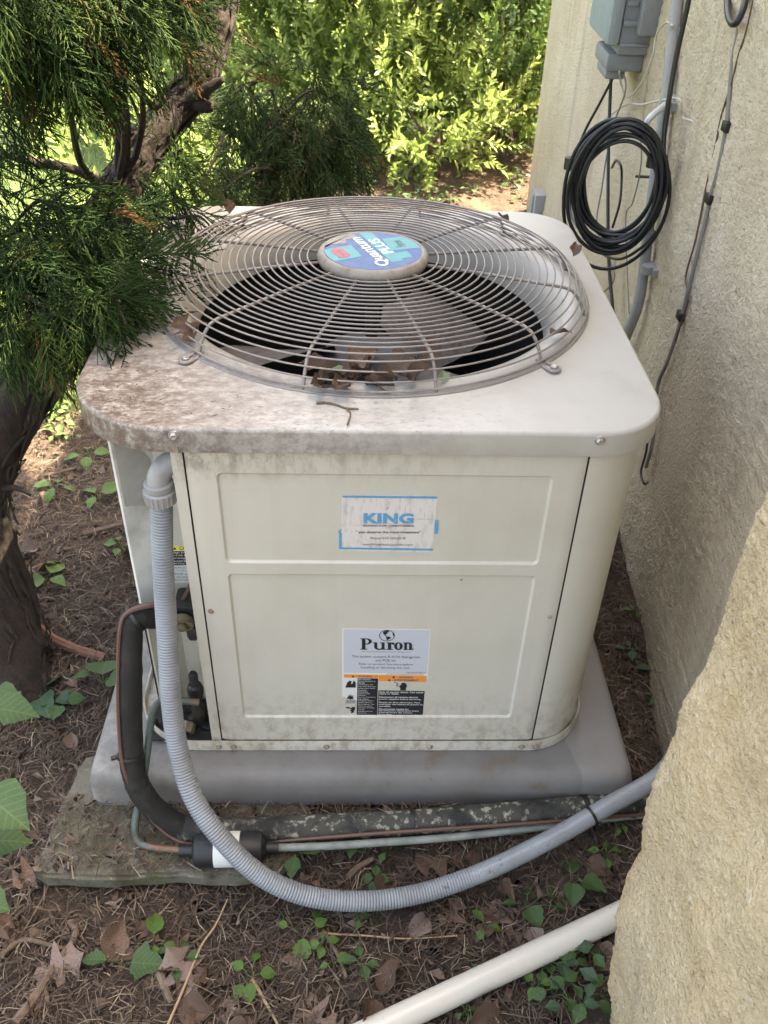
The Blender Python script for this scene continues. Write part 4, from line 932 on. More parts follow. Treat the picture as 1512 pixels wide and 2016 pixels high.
def bark_tube(path, rads, n=22, amp=.12, seed=0):
    b = MB(); b.tube(path, rads, n); k = len(path); cen = [p for p in path for _ in range(n)]
    for i in range(k*n):
        c = path[i//n]; v = Vector(b.v[i]); d = v-c; j = i % n; s = i//n
        f = 1+amp*fn(math.cos(j/n*6.283)*2.2+seed, math.sin(j/n*6.283)*2.2, s*.05)+amp*.8*fn(math.cos(j/n*6.283+s*.03)*7+seed, math.sin(j/n*6.283+s*.03)*7, s*.09)
        b.v[i] = tuple(c+d*f)
    return b
def crown(name, parent, clusters, m, tmpl, scale=(.5, .82), bias=(.35, -.1, -.55), tint=(.05, .75), limb_from=None, limb_mat='bark'):
    pos, dr, tn, sc = [], [], [], []
    off = wloc(parent)
    for cl_ in clusters:
        p, rad, n = cl_[:3]; cs = cl_[3] if len(cl_) > 3 else 1.0; p = Vector(p)
        base = random.uniform(-.12, .12)
        for _ in range(n):
            o = Vector(rng.normal(0, .5, 3)*rad); pos.append(p+o-off)
            d = o/rad*.75+Vector(bias)+Vector(rng.normal(0, .35, 3)); dr.append(d); sc.append(random.uniform(*scale)*cs)
            t = random.uniform(*tint)+base
            if random.random() < .035: t = 1
            tn.append(t)
        if limb_from:
            if p.z < 1.3 and random.random() < .45: continue
            q = min([w for w in limb_from if p.z < 1.3 or w.z > 1.2] or limb_from, key=lambda w: (w-p).length+.3*abs(w.z-p.z+.1)+random.uniform(0, .15)); bow = Vector(rng.normal(0, .035, 3))+Vector((0, 0, .05)); th = min(.008, .003+.010*(p-q).length)
            MB().tube(spline([q, q.lerp(p, .3)+bow, q.lerp(p, .65)+bow*.8+Vector(rng.normal(0, .015, 3)), p, p+(p-q)*.15+Vector((0, 0, -.04))], 4), [th*(1-.8*i/16) for i in range(17)], 6).build('limb', limb_mat, parent)
    V, F, T = scatter(tmpl, frames(pos, dr, scale=np.array(sc), roll=rng.normal(0, .6, len(pos))), tn)
    return link(name, np_mesh(name, V, F, T), M[m], parent)
jt = empty('juniper_tree', (-.80, .30, gz(-.80, .30)))
tag(jt, 'leaning juniper tree with shaggy bark and drooping dark foliage at the left', 'tree')
tp = [at(0, 1345, 2, -.11)+Vector((0, 0, -.05)), at(-2, 1290, 2, -.08), dep(-12, 1190, 1.87), dep(-45, 1060, 1.82), dep(-55, 970, 1.78), dep(-25, 880, 1.74), dep(25, 800, 1.72), dep(70, 730, 1.72), dep(120, 620, 1.74), dep(175, 500, 1.77), dep(225, 395, 1.8), dep(275, 310, 1.84), dep(335, 228, 1.87), dep(388, 160, 1.9), dep(420, 80, 1.92), dep(440, 0, 1.93), dep(450, -160, 1.95), dep(430, -350, 2.0), Vector((-.38, 1.20, 1.50)), Vector((-.34, 1.05, 1.80))]
tr = [.125, .098, .082, .072, .066, .062, .058, .055, .048, .042, .037, .035, .036, .034, .030, .028, .030, .028, .022, .012]
ts = spline(tp, 8); rads = [float(np.interp(i/8, range(len(tr)), tr)) for i in range(len(ts))]
bark_tube(ts, rads, 26, .22, 3).build('trunk', 'bark', jt, ang=180, fix=False)
bs = MB()
for _ in range(420):
    k = random.randint(1, len(ts)-14); a = random.uniform(0, 6.28); ln = random.randint(3, 9); w = random.uniform(.003, .008); lift = random.uniform(.0, .008); pts = []
    for i in range(ln+1):
        q = min(k+i, len(ts)-2); T_ = (ts[q+1]-ts[q]).normalized(); N_ = T_.orthogonal(); N_ = (Vector((1, 0, 0))-T_*T_.x).normalized(); B_ = T_.cross(N_)
        aa = a+.05*i*math.sin(k); d = N_*math.cos(aa)+B_*math.sin(aa); s_ = N_*-math.sin(aa)+B_*math.cos(aa); r_ = rads[q]*1.05+lift*(abs(i-ln/2)/ln*2)**2+.001
        ww = w*(1 if 0 < i < ln else .35); pts += [ts[q]+d*r_-s_*ww, ts[q]+d*(r_+.0025), ts[q]+d*r_+s_*ww]
    bs.add(pts, [(3*i+c, 3*i+c+1, 3*i+c+4, 3*i+c+3) for i in range(ln) for c in (0, 1)])
bs.build('bark_strips', 'bark', jt, ang=30, fix=False)['kind'] = 'stuff'
for (A, r) in (([dep(360, 205, 1.87), dep(400, 180, 1.83), dep(425, 165, 1.82), dep(440, 156, 1.81)], [.016, .012, .010, .006]), ([dep(370, 190, 1.88), dep(400, 208, 1.85), dep(420, 210, 1.85)], [.02, .015, .010]),
               ([dep(280, 265, 1.84), dep(245, 255, 1.8), dep(220, 232, 1.76), dep(200, 190, 1.7)], [.012, .010, .007, .004]), ([dep(230, 380, 1.8), dep(150, 335, 1.75), dep(60, 318, 1.7), dep(0, 300, 1.66)], [.012, .010, .009, .007]), ([dep(-40, 960, 1.78), dep(30, 960, 1.74), dep(60, 975, 1.72)], [.012, .006, .002])):
    ss = spline(A, 5); bark_tube(ss, [float(np.interp(i/5, range(len(r)), r)) for i in range(len(ss))], 10, .15, 5).build('branch_stub', 'bark', jt, ang=180, fix=False)
CL = [(20, -20, 1.15, .10, 36), (100, -30, 1.2, .10, 36), (200, -30, 1.28, .09, 32), (290, -20, 1.4, .07, 22), (360, 10, 1.6, .05, 12), (20, 50, 1.2, .09, 34), (100, 40, 1.25, .08, 30), (180, 30, 1.35, .07, 22), (260, 40, 1.55, .06, 16), (10, 110, 1.3, .07, 22), (70, 100, 1.35, .06, 16), (130, 90, 1.4, .05, 10), (320, 95, 1.8, .04, 8),
      (200, 175, 1.7, .03, 2), (30, 300, 1.6, .05, 3), (30, 440, 1.45, .06, 14), (100, 430, 1.45, .06, 15), (165, 440, 1.52, .05, 9), (25, 490, 1.4, .08, 24), (100, 480, 1.38, .07, 24), (175, 470, 1.42, .06, 20), (225, 475, 1.5, .04, 9), (300, 440, 1.68, .03, 3), (25, 570, 1.4, .07, 20), (90, 560, 1.36, .07, 24), (160, 545, 1.35, .06, 22), (220, 540, 1.38, .04, 12), (255, 495, 1.45, .04, 7), (50, 630, 1.38, .05, 14), (115, 620, 1.34, .05, 15), (180, 600, 1.34, .045, 12), (225, 580, 1.35, .03, 7), (140, 650, 1.34, .03, 6), (5, 650, 1.45, .05, 8),
      (330, 310, 1.78, .05, 8), (345, 400, 1.64, .05, 9), (390, 425, 1.62, .04, 6), (355, 465, 1.56, .04, 6), (300, 350, 1.7, .05, 8), (260, 390, 1.62, .05, 9), (355, 245, 1.98, .04, 6), (400, 225, 2.0, .04, 6), (340, 370, 1.95, .04, 4), (-60, 400, 1.4, .10, 20), (-60, 150, 1.3, .10, 22), (-60, 560, 1.4, .08, 16), (200, -90, 1.3, .10, 26), (60, -90, 1.2, .10, 26), (340, -90, 1.6, .10, 20)]
UP_SHADE = [(Vector((-.55+.75*math.cos(k*2.4)*(k % 5)/5, .75+.75*math.sin(k*2.4)*(k % 5)/5, 1.60+.07*(k % 9))), .14, 15) for k in range(26)]+[(Vector((-.75+.35*(k % 4), .05+.28*(k//4), 1.60+.06*((k*5) % 7))), .12, 14) for k in range(14)]+[(Vector((.02+.2*(k % 2)+.05*(k % 3), .1+.2*(k//2), 1.66+.05*(k % 4))), .11, 16) for k in range(14)]  # out-of-view crown clusters, added overhead to shade the foliage and lid
crown('crown', jt, [(dep(u, v-(22 if v < 150 else 0), t), r, max(2, int(n*(1.35 if v < 150 else 1.0))), .78 if v < 150 else .9) for u, v, t, r, n in CL]+UP_SHADE, 'juni', SPR, limb_from=ts[40:])

# second, duller juniper behind the unit
j2 = empty('juniper_shrub', (-.30, 1.75, gz(-.30, 1.75))); tag(j2, 'dull drooping juniper shrub with an orange-brown trunk just behind the unit', 'shrub')
t2 = [at(520, 470, 1, 1.75), dep(527, 400, 2.72), dep(533, 330, 2.72), dep(535, 290, 2.7), dep(540, 250, 2.7), dep(550, 220, 2.68)]
t2[0].z = -.12
ts2 = spline(t2, 6); bark_tube(ts2, [.040-.020*i/len(ts2) for i in range(len(ts2))], 16, .2, 8).build('trunk', 'root', j2, ang=180, fix=False)
CL2 = [(570, 190, 2.6, .08, 16), (630, 170, 2.7, .08, 14), (670, 210, 2.7, .09, 18), (600, 235, 2.6, .10, 24), (650, 270, 2.6, .10, 22), (590, 300, 2.55, .11, 28), (640, 330, 2.55, .09, 16), (560, 360, 2.55, .08, 14), (500, 190, 2.5, .07, 12), (470, 170, 2.5, .06, 8), (490, 220, 2.5, .06, 8), (610, 385, 2.55, .08, 12), (455, 290, 2.5, .06, 6), (470, 350, 2.5, .08, 9), (410, 340, 2.3, .06, 8), (430, 385, 2.3, .06, 8)]
crown('crown', j2, [(dep(u, v, t), r, n) for u, v, t, r, n in CL2], 'juni2', SPR, scale=(.6, 1.0), bias=(.1, -.1, -.8), tint=(.05, .7), limb_from=ts2[8:], limb_mat='bark')

# ------------------------------------------------------------------ shrubs behind
def shoot_template(seed, L=.26, leaf=.058, n=11):
    rd = random.Random(seed); V, F, T = [], [], []
    ax = [Vector((.02*math.sin(2*t+seed), t*L, .03*t*t*rd.choice((-1, 1)))) for t in np.linspace(0, 1, 5)]
    cord(ax, .0016, .0008, V, F, T, -.3, .0)
    for i in range(n):
        t = .12+.86*i/(n-1); k = t*4; a = ax[min(3, int(k))].lerp(ax[min(4, int(k)+1)], k-min(3, int(k)))
        for s in (1, -1):
            rot = (i % 2)*math.pi/2+(0 if s > 0 else math.pi)+rd.uniform(-.4, .4)
            sp_ = R_(rd.uniform(35, 62))*(1-.45*t); d = Vector((math.sin(sp_)*math.cos(rot), math.cos(sp_), math.sin(sp_)*math.sin(rot)))
            side = d.cross(Vector((0, 1, 0))).normalized(); nr = side.cross(d).normalized(); ln = leaf*rd.uniform(.7, 1.15)*(1-.35*t); w = ln*.19
            o = len(V); m_ = a+d*ln*.45-nr*ln*.05
            P = [a, m_+side*w+nr*w*.4, m_-side*w+nr*w*.4, a+d*ln-nr*ln*.12, m_]
            V += P; T += [t*.35-.1]*5; F += [(o, o+1, o+4), (o, o+4, o+2), (o+1, o+3, o+4), (o+4, o+3, o+2)]
    return np.array([tuple(v) for v in V]), np.array(F), np.array(T)
SHO = [shoot_template(i) for i in range(5)]
def shrub(label, base, lumps, n, m, up=1.0, tint=(.1, .8), stems=9, scale=(.75, 1.2)):
    root = empty('shrub', (base[0], base[1], gz(*base[:2]))); tag(root, label, 'shrub'); off = wloc(root)
    pos, dr, tn, sc = [], [], [], []
    w = np.array([l[3]*l[4]*l[5] for l in lumps]); w = w/w.sum()
    for _ in range(n):
        l = lumps[rng.choice(len(lumps), p=w)]; d = rng.normal(0, 1, 3); d /= np.linalg.norm(d); r = rng.uniform(.45, 1.0)**.6
        p = np.array(l[:3])+d*r*np.array(l[3:6])
        if p[2] < .0: continue
        pos.append(p-np.array(off)); e = d*.8+np.array([0, -.15, up])+rng.normal(0, .35, 3); dr.append(e); tn.append(rng.uniform(*tint)); sc.append(rng.uniform(*scale))
    V, F, T = scatter(SHO, frames(pos, dr, scale=np.array(sc), roll=rng.uniform(0, 6, len(pos))), tn)
    link('foliage', np_mesh('foliage', V, F, T), M[m], root)
    for i in range(stems):
        l = lumps[i % len(lumps)]; q = Vector((base[0]+random.uniform(-.2, .2), base[1]+random.uniform(-.12, .12), -.13)); e = Vector(l[:3])+Vector(rng.normal(0, .35, 3)*np.array(l[3:6]))
        mid = q.lerp(e, .5)+Vector(rng.normal(0, .06, 3))
        MB().tube(spline([q, mid, e, e+(e-mid)*.5], 5), [.014-.011*k/15 for k in range(16)], 6).build('stem', 'twig', root)
    return root
shrub('bright sunlit leafy shrub at the top left behind the juniper', (-.75, 4.3), [(-.75, 4.3, .55, .55, .45, .6), (-1.0, 4.6, 1.0, .6, .5, .6), (-.45, 4.2, .9, .5, .45, .5)], 1150, 'priv', tint=(.5, 1))
shrub('broad leafy green shrub filling the top centre behind the unit', (-.05, 4.1), [(.0, 4.1, .62, .55, .5, .55), (.05, 4.3, 1.1, .7, .5, .5), (-.1, 3.85, .35, .4, .3, .3)], 1350, 'priv', tint=(.3, .95))
shrub('dark shaded shrub crowding the far end of the stucco wall', (.72, 4.2), [(.65, 4.0, .45, .45, .45, .5), (.7, 4.2, 1.0, .5, .45, .55), (.95, 4.4, .6, .5, .4, .6)], 950, 'priv_shade', tint=(.2, .9))
shrub('low arching shrub with pale shoots over the soil behind the unit', (.28, 3.62), [(.25, 3.55, .12, .30, .22, .16), (.45, 3.6, .22, .28, .22, .22), (.05, 3.65, .25, .22, .2, .2)], 150, 'priv', up=.25, tint=(.3, .9), stems=7, scale=(.8, 1.3))
shrub('tall hazy shrub farther back across the lawn', (-.2, 6.2), [(-.4, 6.2, .5, 1.0, .6, .6), (.7, 6.3, .5, 1.0, .6, .7), (-1.2, 6.6, .5, .8, .6, .6)], 600, 'priv', tint=(.3, 1), scale=(1.0, 1.6))
shrub('small leafy bush low behind the juniper trunk at the left', (-.95, 2.6), [(-.95, 2.6, .15, .35, .25, .25), (-.6, 2.5, .1, .25, .2, .2)], 130, 'priv', tint=(.2, .8), stems=6)
# ------------------------------------------------------------------ lawn
def grass(n, xr, yr, cond, h, name, label):
    x = rng.uniform(*xr, n); y = rng.uniform(*yr, n); k = cond(x, y); x, y = x[k], y[k]; n = len(x)
    z = np.array([gz(a, b_) for a, b_ in zip(x, y)]); a = rng.uniform(0, 6.28, n); hh = rng.uniform(*h, n); w = .0022+.0012*rng.random(n)
    lean = rng.uniform(.1, .8, n)*hh; la = rng.uniform(0, 6.28, n); P = np.c_[x, y, z-.004]; S = np.c_[np.cos(a), np.sin(a), np.zeros(n)]*w[:, None]
    Ld = np.c_[np.cos(la)*lean, np.sin(la)*lean, np.zeros(n)]; U = np.c_[np.zeros(n), np.zeros(n), hh]
    V = np.stack([P-S, P+S, P+U*.6+Ld*.4+S*.8, P+U*.6+Ld*.4-S*.8, P+U*.9+Ld], 1).reshape(-1, 3)
    i = np.arange(n)[:, None]*5; F = np.concatenate([i+[[0, 1, 2]], i+[[0, 2, 3]], i+[[3, 2, 4]]])
    tag(link(name, np_mesh(name, V, F, np.repeat(rng.random(n), 5)), M['grass']), label, 'grass', kind='stuff')
grass(26000, (-5, .2), (1.6, 9), lambda x, y: -.8*x+.6*y > 2.1, (.04, .10), 'lawn_grass', 'sunlit lawn grass seen through the juniper at the left')
grass(5000, (-1.9, -.75), (1.2, 2.4), lambda x, y: (-.8*x+.6*y > 1.45), (.03, .09), 'grass_tuft', 'thin grass at the edge of the bare soil behind the trunk')
# ------------------------------------------------------------------ litter, dead leaves, twigs, weeds
def gpt(u, v, lift=0.0):
    z = -.1
    for _ in range(6): p = at(u, v, 2, z); z = gz(p.x, p.y)+lift
    if -.58 < p.x < -.14 and -.19 < p.y < .3: p = at(u, v, 2, -.080+lift)
    return p
def surf(x, y):
    if -.58 < x < -.13 and -.19 < y < -.05: return -.079
    return gz(x, y)+(.004 if y < 1.7 else 0)
def free(x, y): return not ((-.53 < x < .48 and -.06 < y < .95) or x > WX+WK*y-.01 or (x > .30 and y < -.38))
def litter_pts(n, dens):
    out = []
    while len(out) < n:
        x, y = random.uniform(-1.5, .75), random.uniform(-.62, 2.4)
        if free(x, y) and random.random() < dens(x, y): out.append((x, y))
    return out
P2 = litter_pts(60000, lambda x, y: 1.0 if y < 1 else .5)
n = len(P2); xy = np.array(P2); z = np.array([surf(*p) for p in P2])+rng.uniform(.001, .012, n)
a = rng.uniform(0, 6.28, n); ln = rng.uniform(.010, .045, n); w = rng.uniform(.0003, .0009, n); bend = rng.normal(0, .35, n)
C = np.c_[xy, z]; D = np.c_[np.cos(a), np.sin(a), rng.normal(0, .18, n)]; S = np.c_[-np.sin(a), np.cos(a), np.zeros(n)]
A0 = C-D*ln[:, None]/2; A1 = C+S*(bend*ln*.3)[:, None]+np.c_[np.zeros(n), np.zeros(n), ln*.12]; A2 = C+D*ln[:, None]/2
V = np.stack([A0-S*w[:, None], A0+S*w[:, None], A1-S*w[:, None], A1+S*w[:, None], A2-S*w[:, None]*.6, A2+S*w[:, None]*.6], 1).reshape(-1, 3)
i = np.arange(n)[:, None]*6; F = np.concatenate([i+[[0, 1, 3, 2]], i+[[2, 3, 5, 4]]])
tag(link('needle_litter', np_mesh('needle_litter', V, F, np.repeat(rng.random(n)**1.3, 6)), M['straw']), 'dry brown needles and straw strewn over the soil', 'litter', kind='stuff')
P2 = litter_pts(9000, lambda x, y: 1.0 if y < .2 else .45)
n = len(P2); xy = np.array(P2); C = np.c_[xy, np.array([surf(*p) for p in P2])+rng.uniform(.0, .008, n)]; s = rng.uniform(.002, .009, n)**1.0
V = (C[:, None]+rng.normal(0, 1, (n, 4, 3))*s[:, None, None]*np.array([1, 1, .45])).reshape(-1, 3); i = np.arange(n)[:, None]*4
F = np.concatenate([i+[[0, 1, 2]], i+[[0, 2, 3]], i+[[0, 3, 1]]])
tag(link('leaf_crumbs', np_mesh('leaf_crumbs', V, F, np.repeat(rng.random(n)**1.2, 4)), M['chip']), 'crumbled brown leaf bits and bark mixed into the soil', 'litter', kind='stuff')

PROF = {'oak': [(0, .02), (.06, .03), (.12, .16), (.20, .27), (.25, .22), (.30, .09), (.36, .12), (.44, .36), (.50, .46), (.55, .36), (.60, .12), (.66, .10), (.74, .27), (.80, .32), (.85, .20), (.92, .10), (1, .0)],
        'ovate': [(0, .02), (.07, .16), (.18, .30), (.32, .37), (.46, .36), (.60, .30), (.74, .20), (.87, .09), (1, 0)],
        'heart': [(-.08, .22), (.0, .40), (.12, .49), (.28, .50), (.44, .45), (.60, .35), (.76, .21), (.90, .08), (1, 0)],
        'ivy': [(0, .04), (.04, .26), (.10, .34), (.18, .36), (.28, .52), (.36, .44), (.44, .34), (.54, .28), (.64, .25), (.74, .17), (.87, .07), (1, 0)],
        'serr': [(0, .03), (.08, .18), (.14, .22), (.16, .19), (.26, .31), (.28, .28), (.38, .36), (.41, .32), (.52, .35), (.55, .29), (.66, .27), (.69, .21), (.80, .16), (.83, .11), (.93, .05), (1, 0)]}
def leaf_mesh(kind, L, fold=.25, curl=.2, seed=0, wob=.03, twist=0):
    rd = random.Random(seed); pr = PROF[kind]; V, F = [], []
    for t, w in pr:
        wl, wr = w*rd.uniform(.88, 1.12), w*rd.uniform(.88, 1.12)
        for c in (-1, -.5, 0, .5, 1):
            ww = (wl if c < 0 else wr)*c; z = fold*abs(ww)*1.0-curl*t*t*.6+wob*fn(t*5+seed, c*2+seed)+twist*ww*t
            if wob > .05: z += wob*.9*abs(c)*math.sin(t*9+seed+c)
            V.append((ww*L, t*L, z*L))
    for i in range(len(pr)-1):
        for j in range(4): F.append((i*5+j, i*5+j+1, i*5+j+6, i*5+j+5))
    me = bpy.data.meshes.new('leaf'); me.from_pydata(V, [], F); smooth(me, 180); return me
LM = {k: [leaf_mesh(k, 1, .3, .25, s_, .035) for s_ in range(3)] for k in ('ovate', 'heart', 'ivy', 'serr')}
def leaf_obj(name, me, m, loc, heading, tilt=0, roll=0, size=1, parent=None):
    key = (me.name, m)
    mm = LCACHE.get(key)
    if mm is None: mm = me.copy(); mm.materials.append(M[m]); LCACHE[key] = mm
    o = bpy.data.objects.new(name, mm); COL.objects.link(o)
    o.rotation_mode = 'QUATERNION'
    rot = Matrix.Rotation(heading-math.pi/2, 4, 'Z') @ Matrix.Rotation(tilt, 4, 'X') @ Matrix.Rotation(roll, 4, 'Y')
    o.rotation_quaternion = rot.to_quaternion(); o.scale = (size, size, size)
    o.location = Vector(loc)-(wloc(parent) if parent else Vector()); o.parent = parent
    return o
LCACHE = {}
# dead leaves: prominent ones first, each with its own description, then the scattered rest
OAK = [leaf_mesh('oak', 1, random.uniform(-.3, .6), random.uniform(-.5, .6), s_, random.uniform(.06, .13), random.uniform(-.4, .4)) for s_ in range(8)]
CUR = [leaf_mesh('ovate', 1, random.uniform(.5, 1.3), random.uniform(-.8, .8), 20+s_, .12, random.uniform(-.6, .6)) for s_ in range(5)]
for (u, v, sz, hd_, m_, lab) in ((390, 1955, .085, 2.3, 'dead3', 'pale curled oak leaf lying by the tan stalk at the bottom'), (590, 1905, .095, 1.9, 'dead', 'large lobed brown oak leaf below the conduit loop, uppermost of its pair'), (575, 1975, .085, -.6, 'dead', 'lobed brown oak leaf at the bottom edge under a larger one'),
    (60, 1925, .085, .4, 'dead3', 'pinkish brown oak leaf in the bottom left corner'), (140, 1835, .07, 1.2, 'dead', 'brown oak leaf beside the flat bark strip at the lower left'), (810, 1700, .10, .2, 'dead2', 'dark rumpled leaf tucked behind the conduit loop'), (975, 1765, .065, -1.2, 'dead3', 'small pinkish leaf under the conduit right of its lowest point'),
    (1020, 1905, .07, 2.6, 'dead', 'brown leaf peeking from under the white drain pipe'), (450, 1960, .06, -1.3, 'dead3', 'narrow curled brown leaf standing right of the pale oak leaf'), (700, 1830, .055, 1.5, 'dead3', 'small lobed leaf just below the lowest point of the conduit'), (20, 1745, .07, .6, 'dead', 'curled brown leaf at the left edge under the big green leaf'), (870, 1830, .06, .9, 'dead2', 'dark leaf lying right of the conduit bottom on bare soil')):
    p = gpt(u, v, .010); o = leaf_obj('dead_leaf', random.choice(OAK), m_, p, hd_, random.uniform(-.15, .25), random.uniform(-.3, .3), sz); tag(o, lab, 'dead leaf', 'dead leaves on the soil')
def where(x, y):
    if x > .45: return 'in the gap between the unit and the stucco wall'
    if x < -.5 and y > .35: return 'on the soil beside the juniper trunk'
    if x < -.5: return 'on the soil left of the slab'
    if y > -.24: return 'on the strip between the pad and the conduit'
    return 'in the litter between the conduit and the white drain pipe' if x > 0 else 'in the litter at the bottom left below the slab'
k = 0
while k < 120:
    x, y = random.uniform(-1.15, .55), random.choice((random.uniform(-.58, -.22), random.uniform(-.58, .0), random.uniform(-.5, 1.2)))
    if not free(x, y) or (-.58 < x < -.14 and y > -.21 and y < .5 and random.random() < .9): continue
    m_ = random.choice(('dead2', 'dead2', 'dead2', 'dead', 'dead3'))
    o = leaf_obj('dead_leaf', random.choice(OAK[:3]+CUR+CUR), m_, (x, y, surf(x, y)+.006), random.uniform(0, 6.3), random.uniform(-.3, .3), random.uniform(-.5, .5), random.uniform(.025, .065))
    tag(o, 'small '+{'dead2': 'dark brown', 'dead': 'mid brown', 'dead3': 'pale greyish'}[m_]+' dry leaf '+where(x, y), 'dead leaf', 'small leaves in the litter'); k += 1
# leaves caught on the lid
Lz = LZ+.006
for (u, v, z, sz, hd_, tl, m_, lab) in ((385, 672, .712, .055, 2.2, .3, 'dead2', 'dark curled leaf caught at the left foot of the fan guard'), (372, 655, .716, .035, .8, .5, 'dead2', 'small folded leaf above the one at the left guard foot'), (690, 722, .715, .055, .6, .5, 'dead', 'brown leaf on top of the leaf pile at the front of the guard'), (720, 752, .703, .060, -.5, .1, 'dead2', 'dark leaf hanging from the front of the leaf pile'), (640, 728, .708, .045, 2.8, .35, 'dead2', 'leaf at the left end of the pile inside the guard'),
    (760, 735, .708, .050, .2, .3, 'dead', 'light brown leaf at the right end of the guard leaf pile'), (705, 742, .706, .045, 1.2, .15, 'dead2', 'crumpled leaf in the middle of the guard leaf pile'), (672, 742, .704, .05, 3.4, .1, 'dead2', 'flat leaf under the leaf pile at the guard front'), (848, 718, .710, .050, 1.2, .6, 'dead', 'single brown leaf leaning on the front right spoke'), (1085, 662, .712, .035, .4, .4, 'dead', 'small leaf by the right foot of the fan guard'), (1128, 505, .720, .03, 1.4, .4, 'dead', 'tiny leaf stuck in the right rim of the guard'), (1000, 440, .715, .03, 2.4, .3, 'dead2', 'tiny leaf at the back right of the guard'), (450, 420, .715, .035, 1.4, .3, 'dead2', 'small dark leaf at the back left of the guard')):
    o = leaf_obj('dead_leaf', random.choice(CUR+OAK[:2] if sz > .045 else CUR), m_, at(u, v, 2, z), hd_, tl, random.uniform(-.5, .5), sz*.95); tag(o, lab, 'dead leaf', 'leaves caught in the fan guard')
for k in range(16):
    u, v = 690+random.gauss(0, 48), 738+random.gauss(0, 10)
    o = leaf_obj('dead_leaf', random.choice(CUR+OAK[:2]), random.choice(('dead2', 'dead2', 'dead')), at(u, v, 2, random.uniform(.703, .714)), random.uniform(0, 6.3), random.uniform(-.3, .5), random.uniform(-.6, .6), random.uniform(.022, .045)); tag(o, 'small crumpled brown leaf in the pile at the front of the fan guard', 'dead leaf', 'leaf pile in the fan guard')
M['lichen'] = mat('pale_green_bit', (.19, .25, .13), .7, [((.28, .33, .2), 60, .45, .65)])
for (u, v, sz, hd_, lab) in ((648, 748, .028, .4, 'crumpled pale green leaf in the guard leaf pile'), (872, 757, .022, 1.6, 'tiny green scrap by the front right spoke'), (640, 762, .018, 2.9, 'small pale green scrap under the front rings')):
    o = leaf_obj('green_leaf', CUR[1], 'lichen', at(u, v, 2, .703), hd_, .3, .2, sz); tag(o, lab, 'leaf', 'green scraps in the fan guard')
def stick(name, label, P, r0, r1, m, cat='twig', group=None, forks=()):
    root = empty(name, tuple(P[0])); tag(root, label, cat, group)
    ss = spline(P, 6); MB().tube(ss, [r0+(r1-r0)*i/(len(ss)-1)+.15*r0*fn(i*.9, r0*900) for i in range(len(ss))], 7).build('stem', m, root)
    for f in forks: MB().tube(spline(f, 5), [r1*1.1]*(len(f)*5-4), 6).build('fork', m, root)
    return root
zl = LZ+.0035
stick('twig', 'small forked dark twig lying on the front of the lid', [at(u, v, 2, zl) for u, v in ((623, 794), (640, 793), (662, 797), (680, 803), (706, 805))], .0022, .0012, 'twig', forks=([at(682, 803, 2, zl), at(690, 815, 2, zl), at(684, 836, 2, zl)],))
def gl(L_, lift): return [gpt(u, v, lift) for u, v in L_]
stick('stalk', 'long thin tan stalk rising diagonally at the bottom centre left', gl([(325, 2030), (360, 1950), (395, 1865), (425, 1820), (448, 1770)], .02), .0022, .0014, 'stalk', 'stalk')
stick('bark_strip', 'flat weathered bark strip running to the bottom left corner', gl([(30, 2016), (75, 1955), (105, 1905), (140, 1860), (152, 1825)], .010), .009, .005, 'twig', 'bark')
stick('twig', 'dark twig crossing the bark strip at the lower left', gl([(0, 1885), (30, 1858), (55, 1850), (95, 1860), (128, 1868)], .012), .005, .003, 'twig')
stick('twig', 'brown twig leaning below the conduit loop at the centre', gl([(635, 1832), (655, 1862), (672, 1895), (682, 1925)], .012), .004, .0025, 'twig')
stick('wood_chip', 'reddish split wood chip beside the ivy leaf at the bottom', gl([(312, 1910), (325, 1945), (338, 1975)], .012), .008, .005, 'twig', 'wood chip')
stick('bark_strip', 'curled strip of bark behind the conduit at the centre', gl([(685, 1728), (705, 1708), (735, 1690)], .015), .007, .004, 'twig', 'bark')
stick('twig', 'thin dry twig below the conduit reaching right', gl([(645, 1838), (720, 1842), (800, 1848), (900, 1842)], .010), .0018, .0012, 'stalk')
stick('root', 'orange brown exposed root by the juniper trunk', gl([(78, 1238), (105, 1258), (150, 1278), (208, 1295)], .008), .012, .010, 'root', 'root')
stick('twig', 'dark stick on the soil against the left side of the unit', gl([(165, 1053), (200, 1043), (250, 1030)], .010), .008, .007, 'twig')
stick('twig', 'short dark stick near the sunlit edge of the soil', gl([(72, 940), (110, 932), (150, 922)], .008), .006, .005, 'twig')
for i in range(46):
    x, y = random.uniform(-1.2, .5), random.uniform(-.58, 1.6)
    if not free(x, y): continue
    a = random.uniform(0, 6.3); ln = random.uniform(.05, .16); P = [Vector((x+math.cos(a)*ln*(t-.5)+random.uniform(-.008, .008), y+math.sin(a)*ln*(t-.5)+random.uniform(-.008, .008), 0)) for t in (0, .35, .7, 1)]
    for p in P: p.z = surf(p.x, p.y)+.008
    stick('twig', 'thin loose twig '+where(x, y), P, random.uniform(.0014, .0035), .001, random.choice(('twig', 'stalk', 'twig')), 'twig', 'loose twigs in the litter')
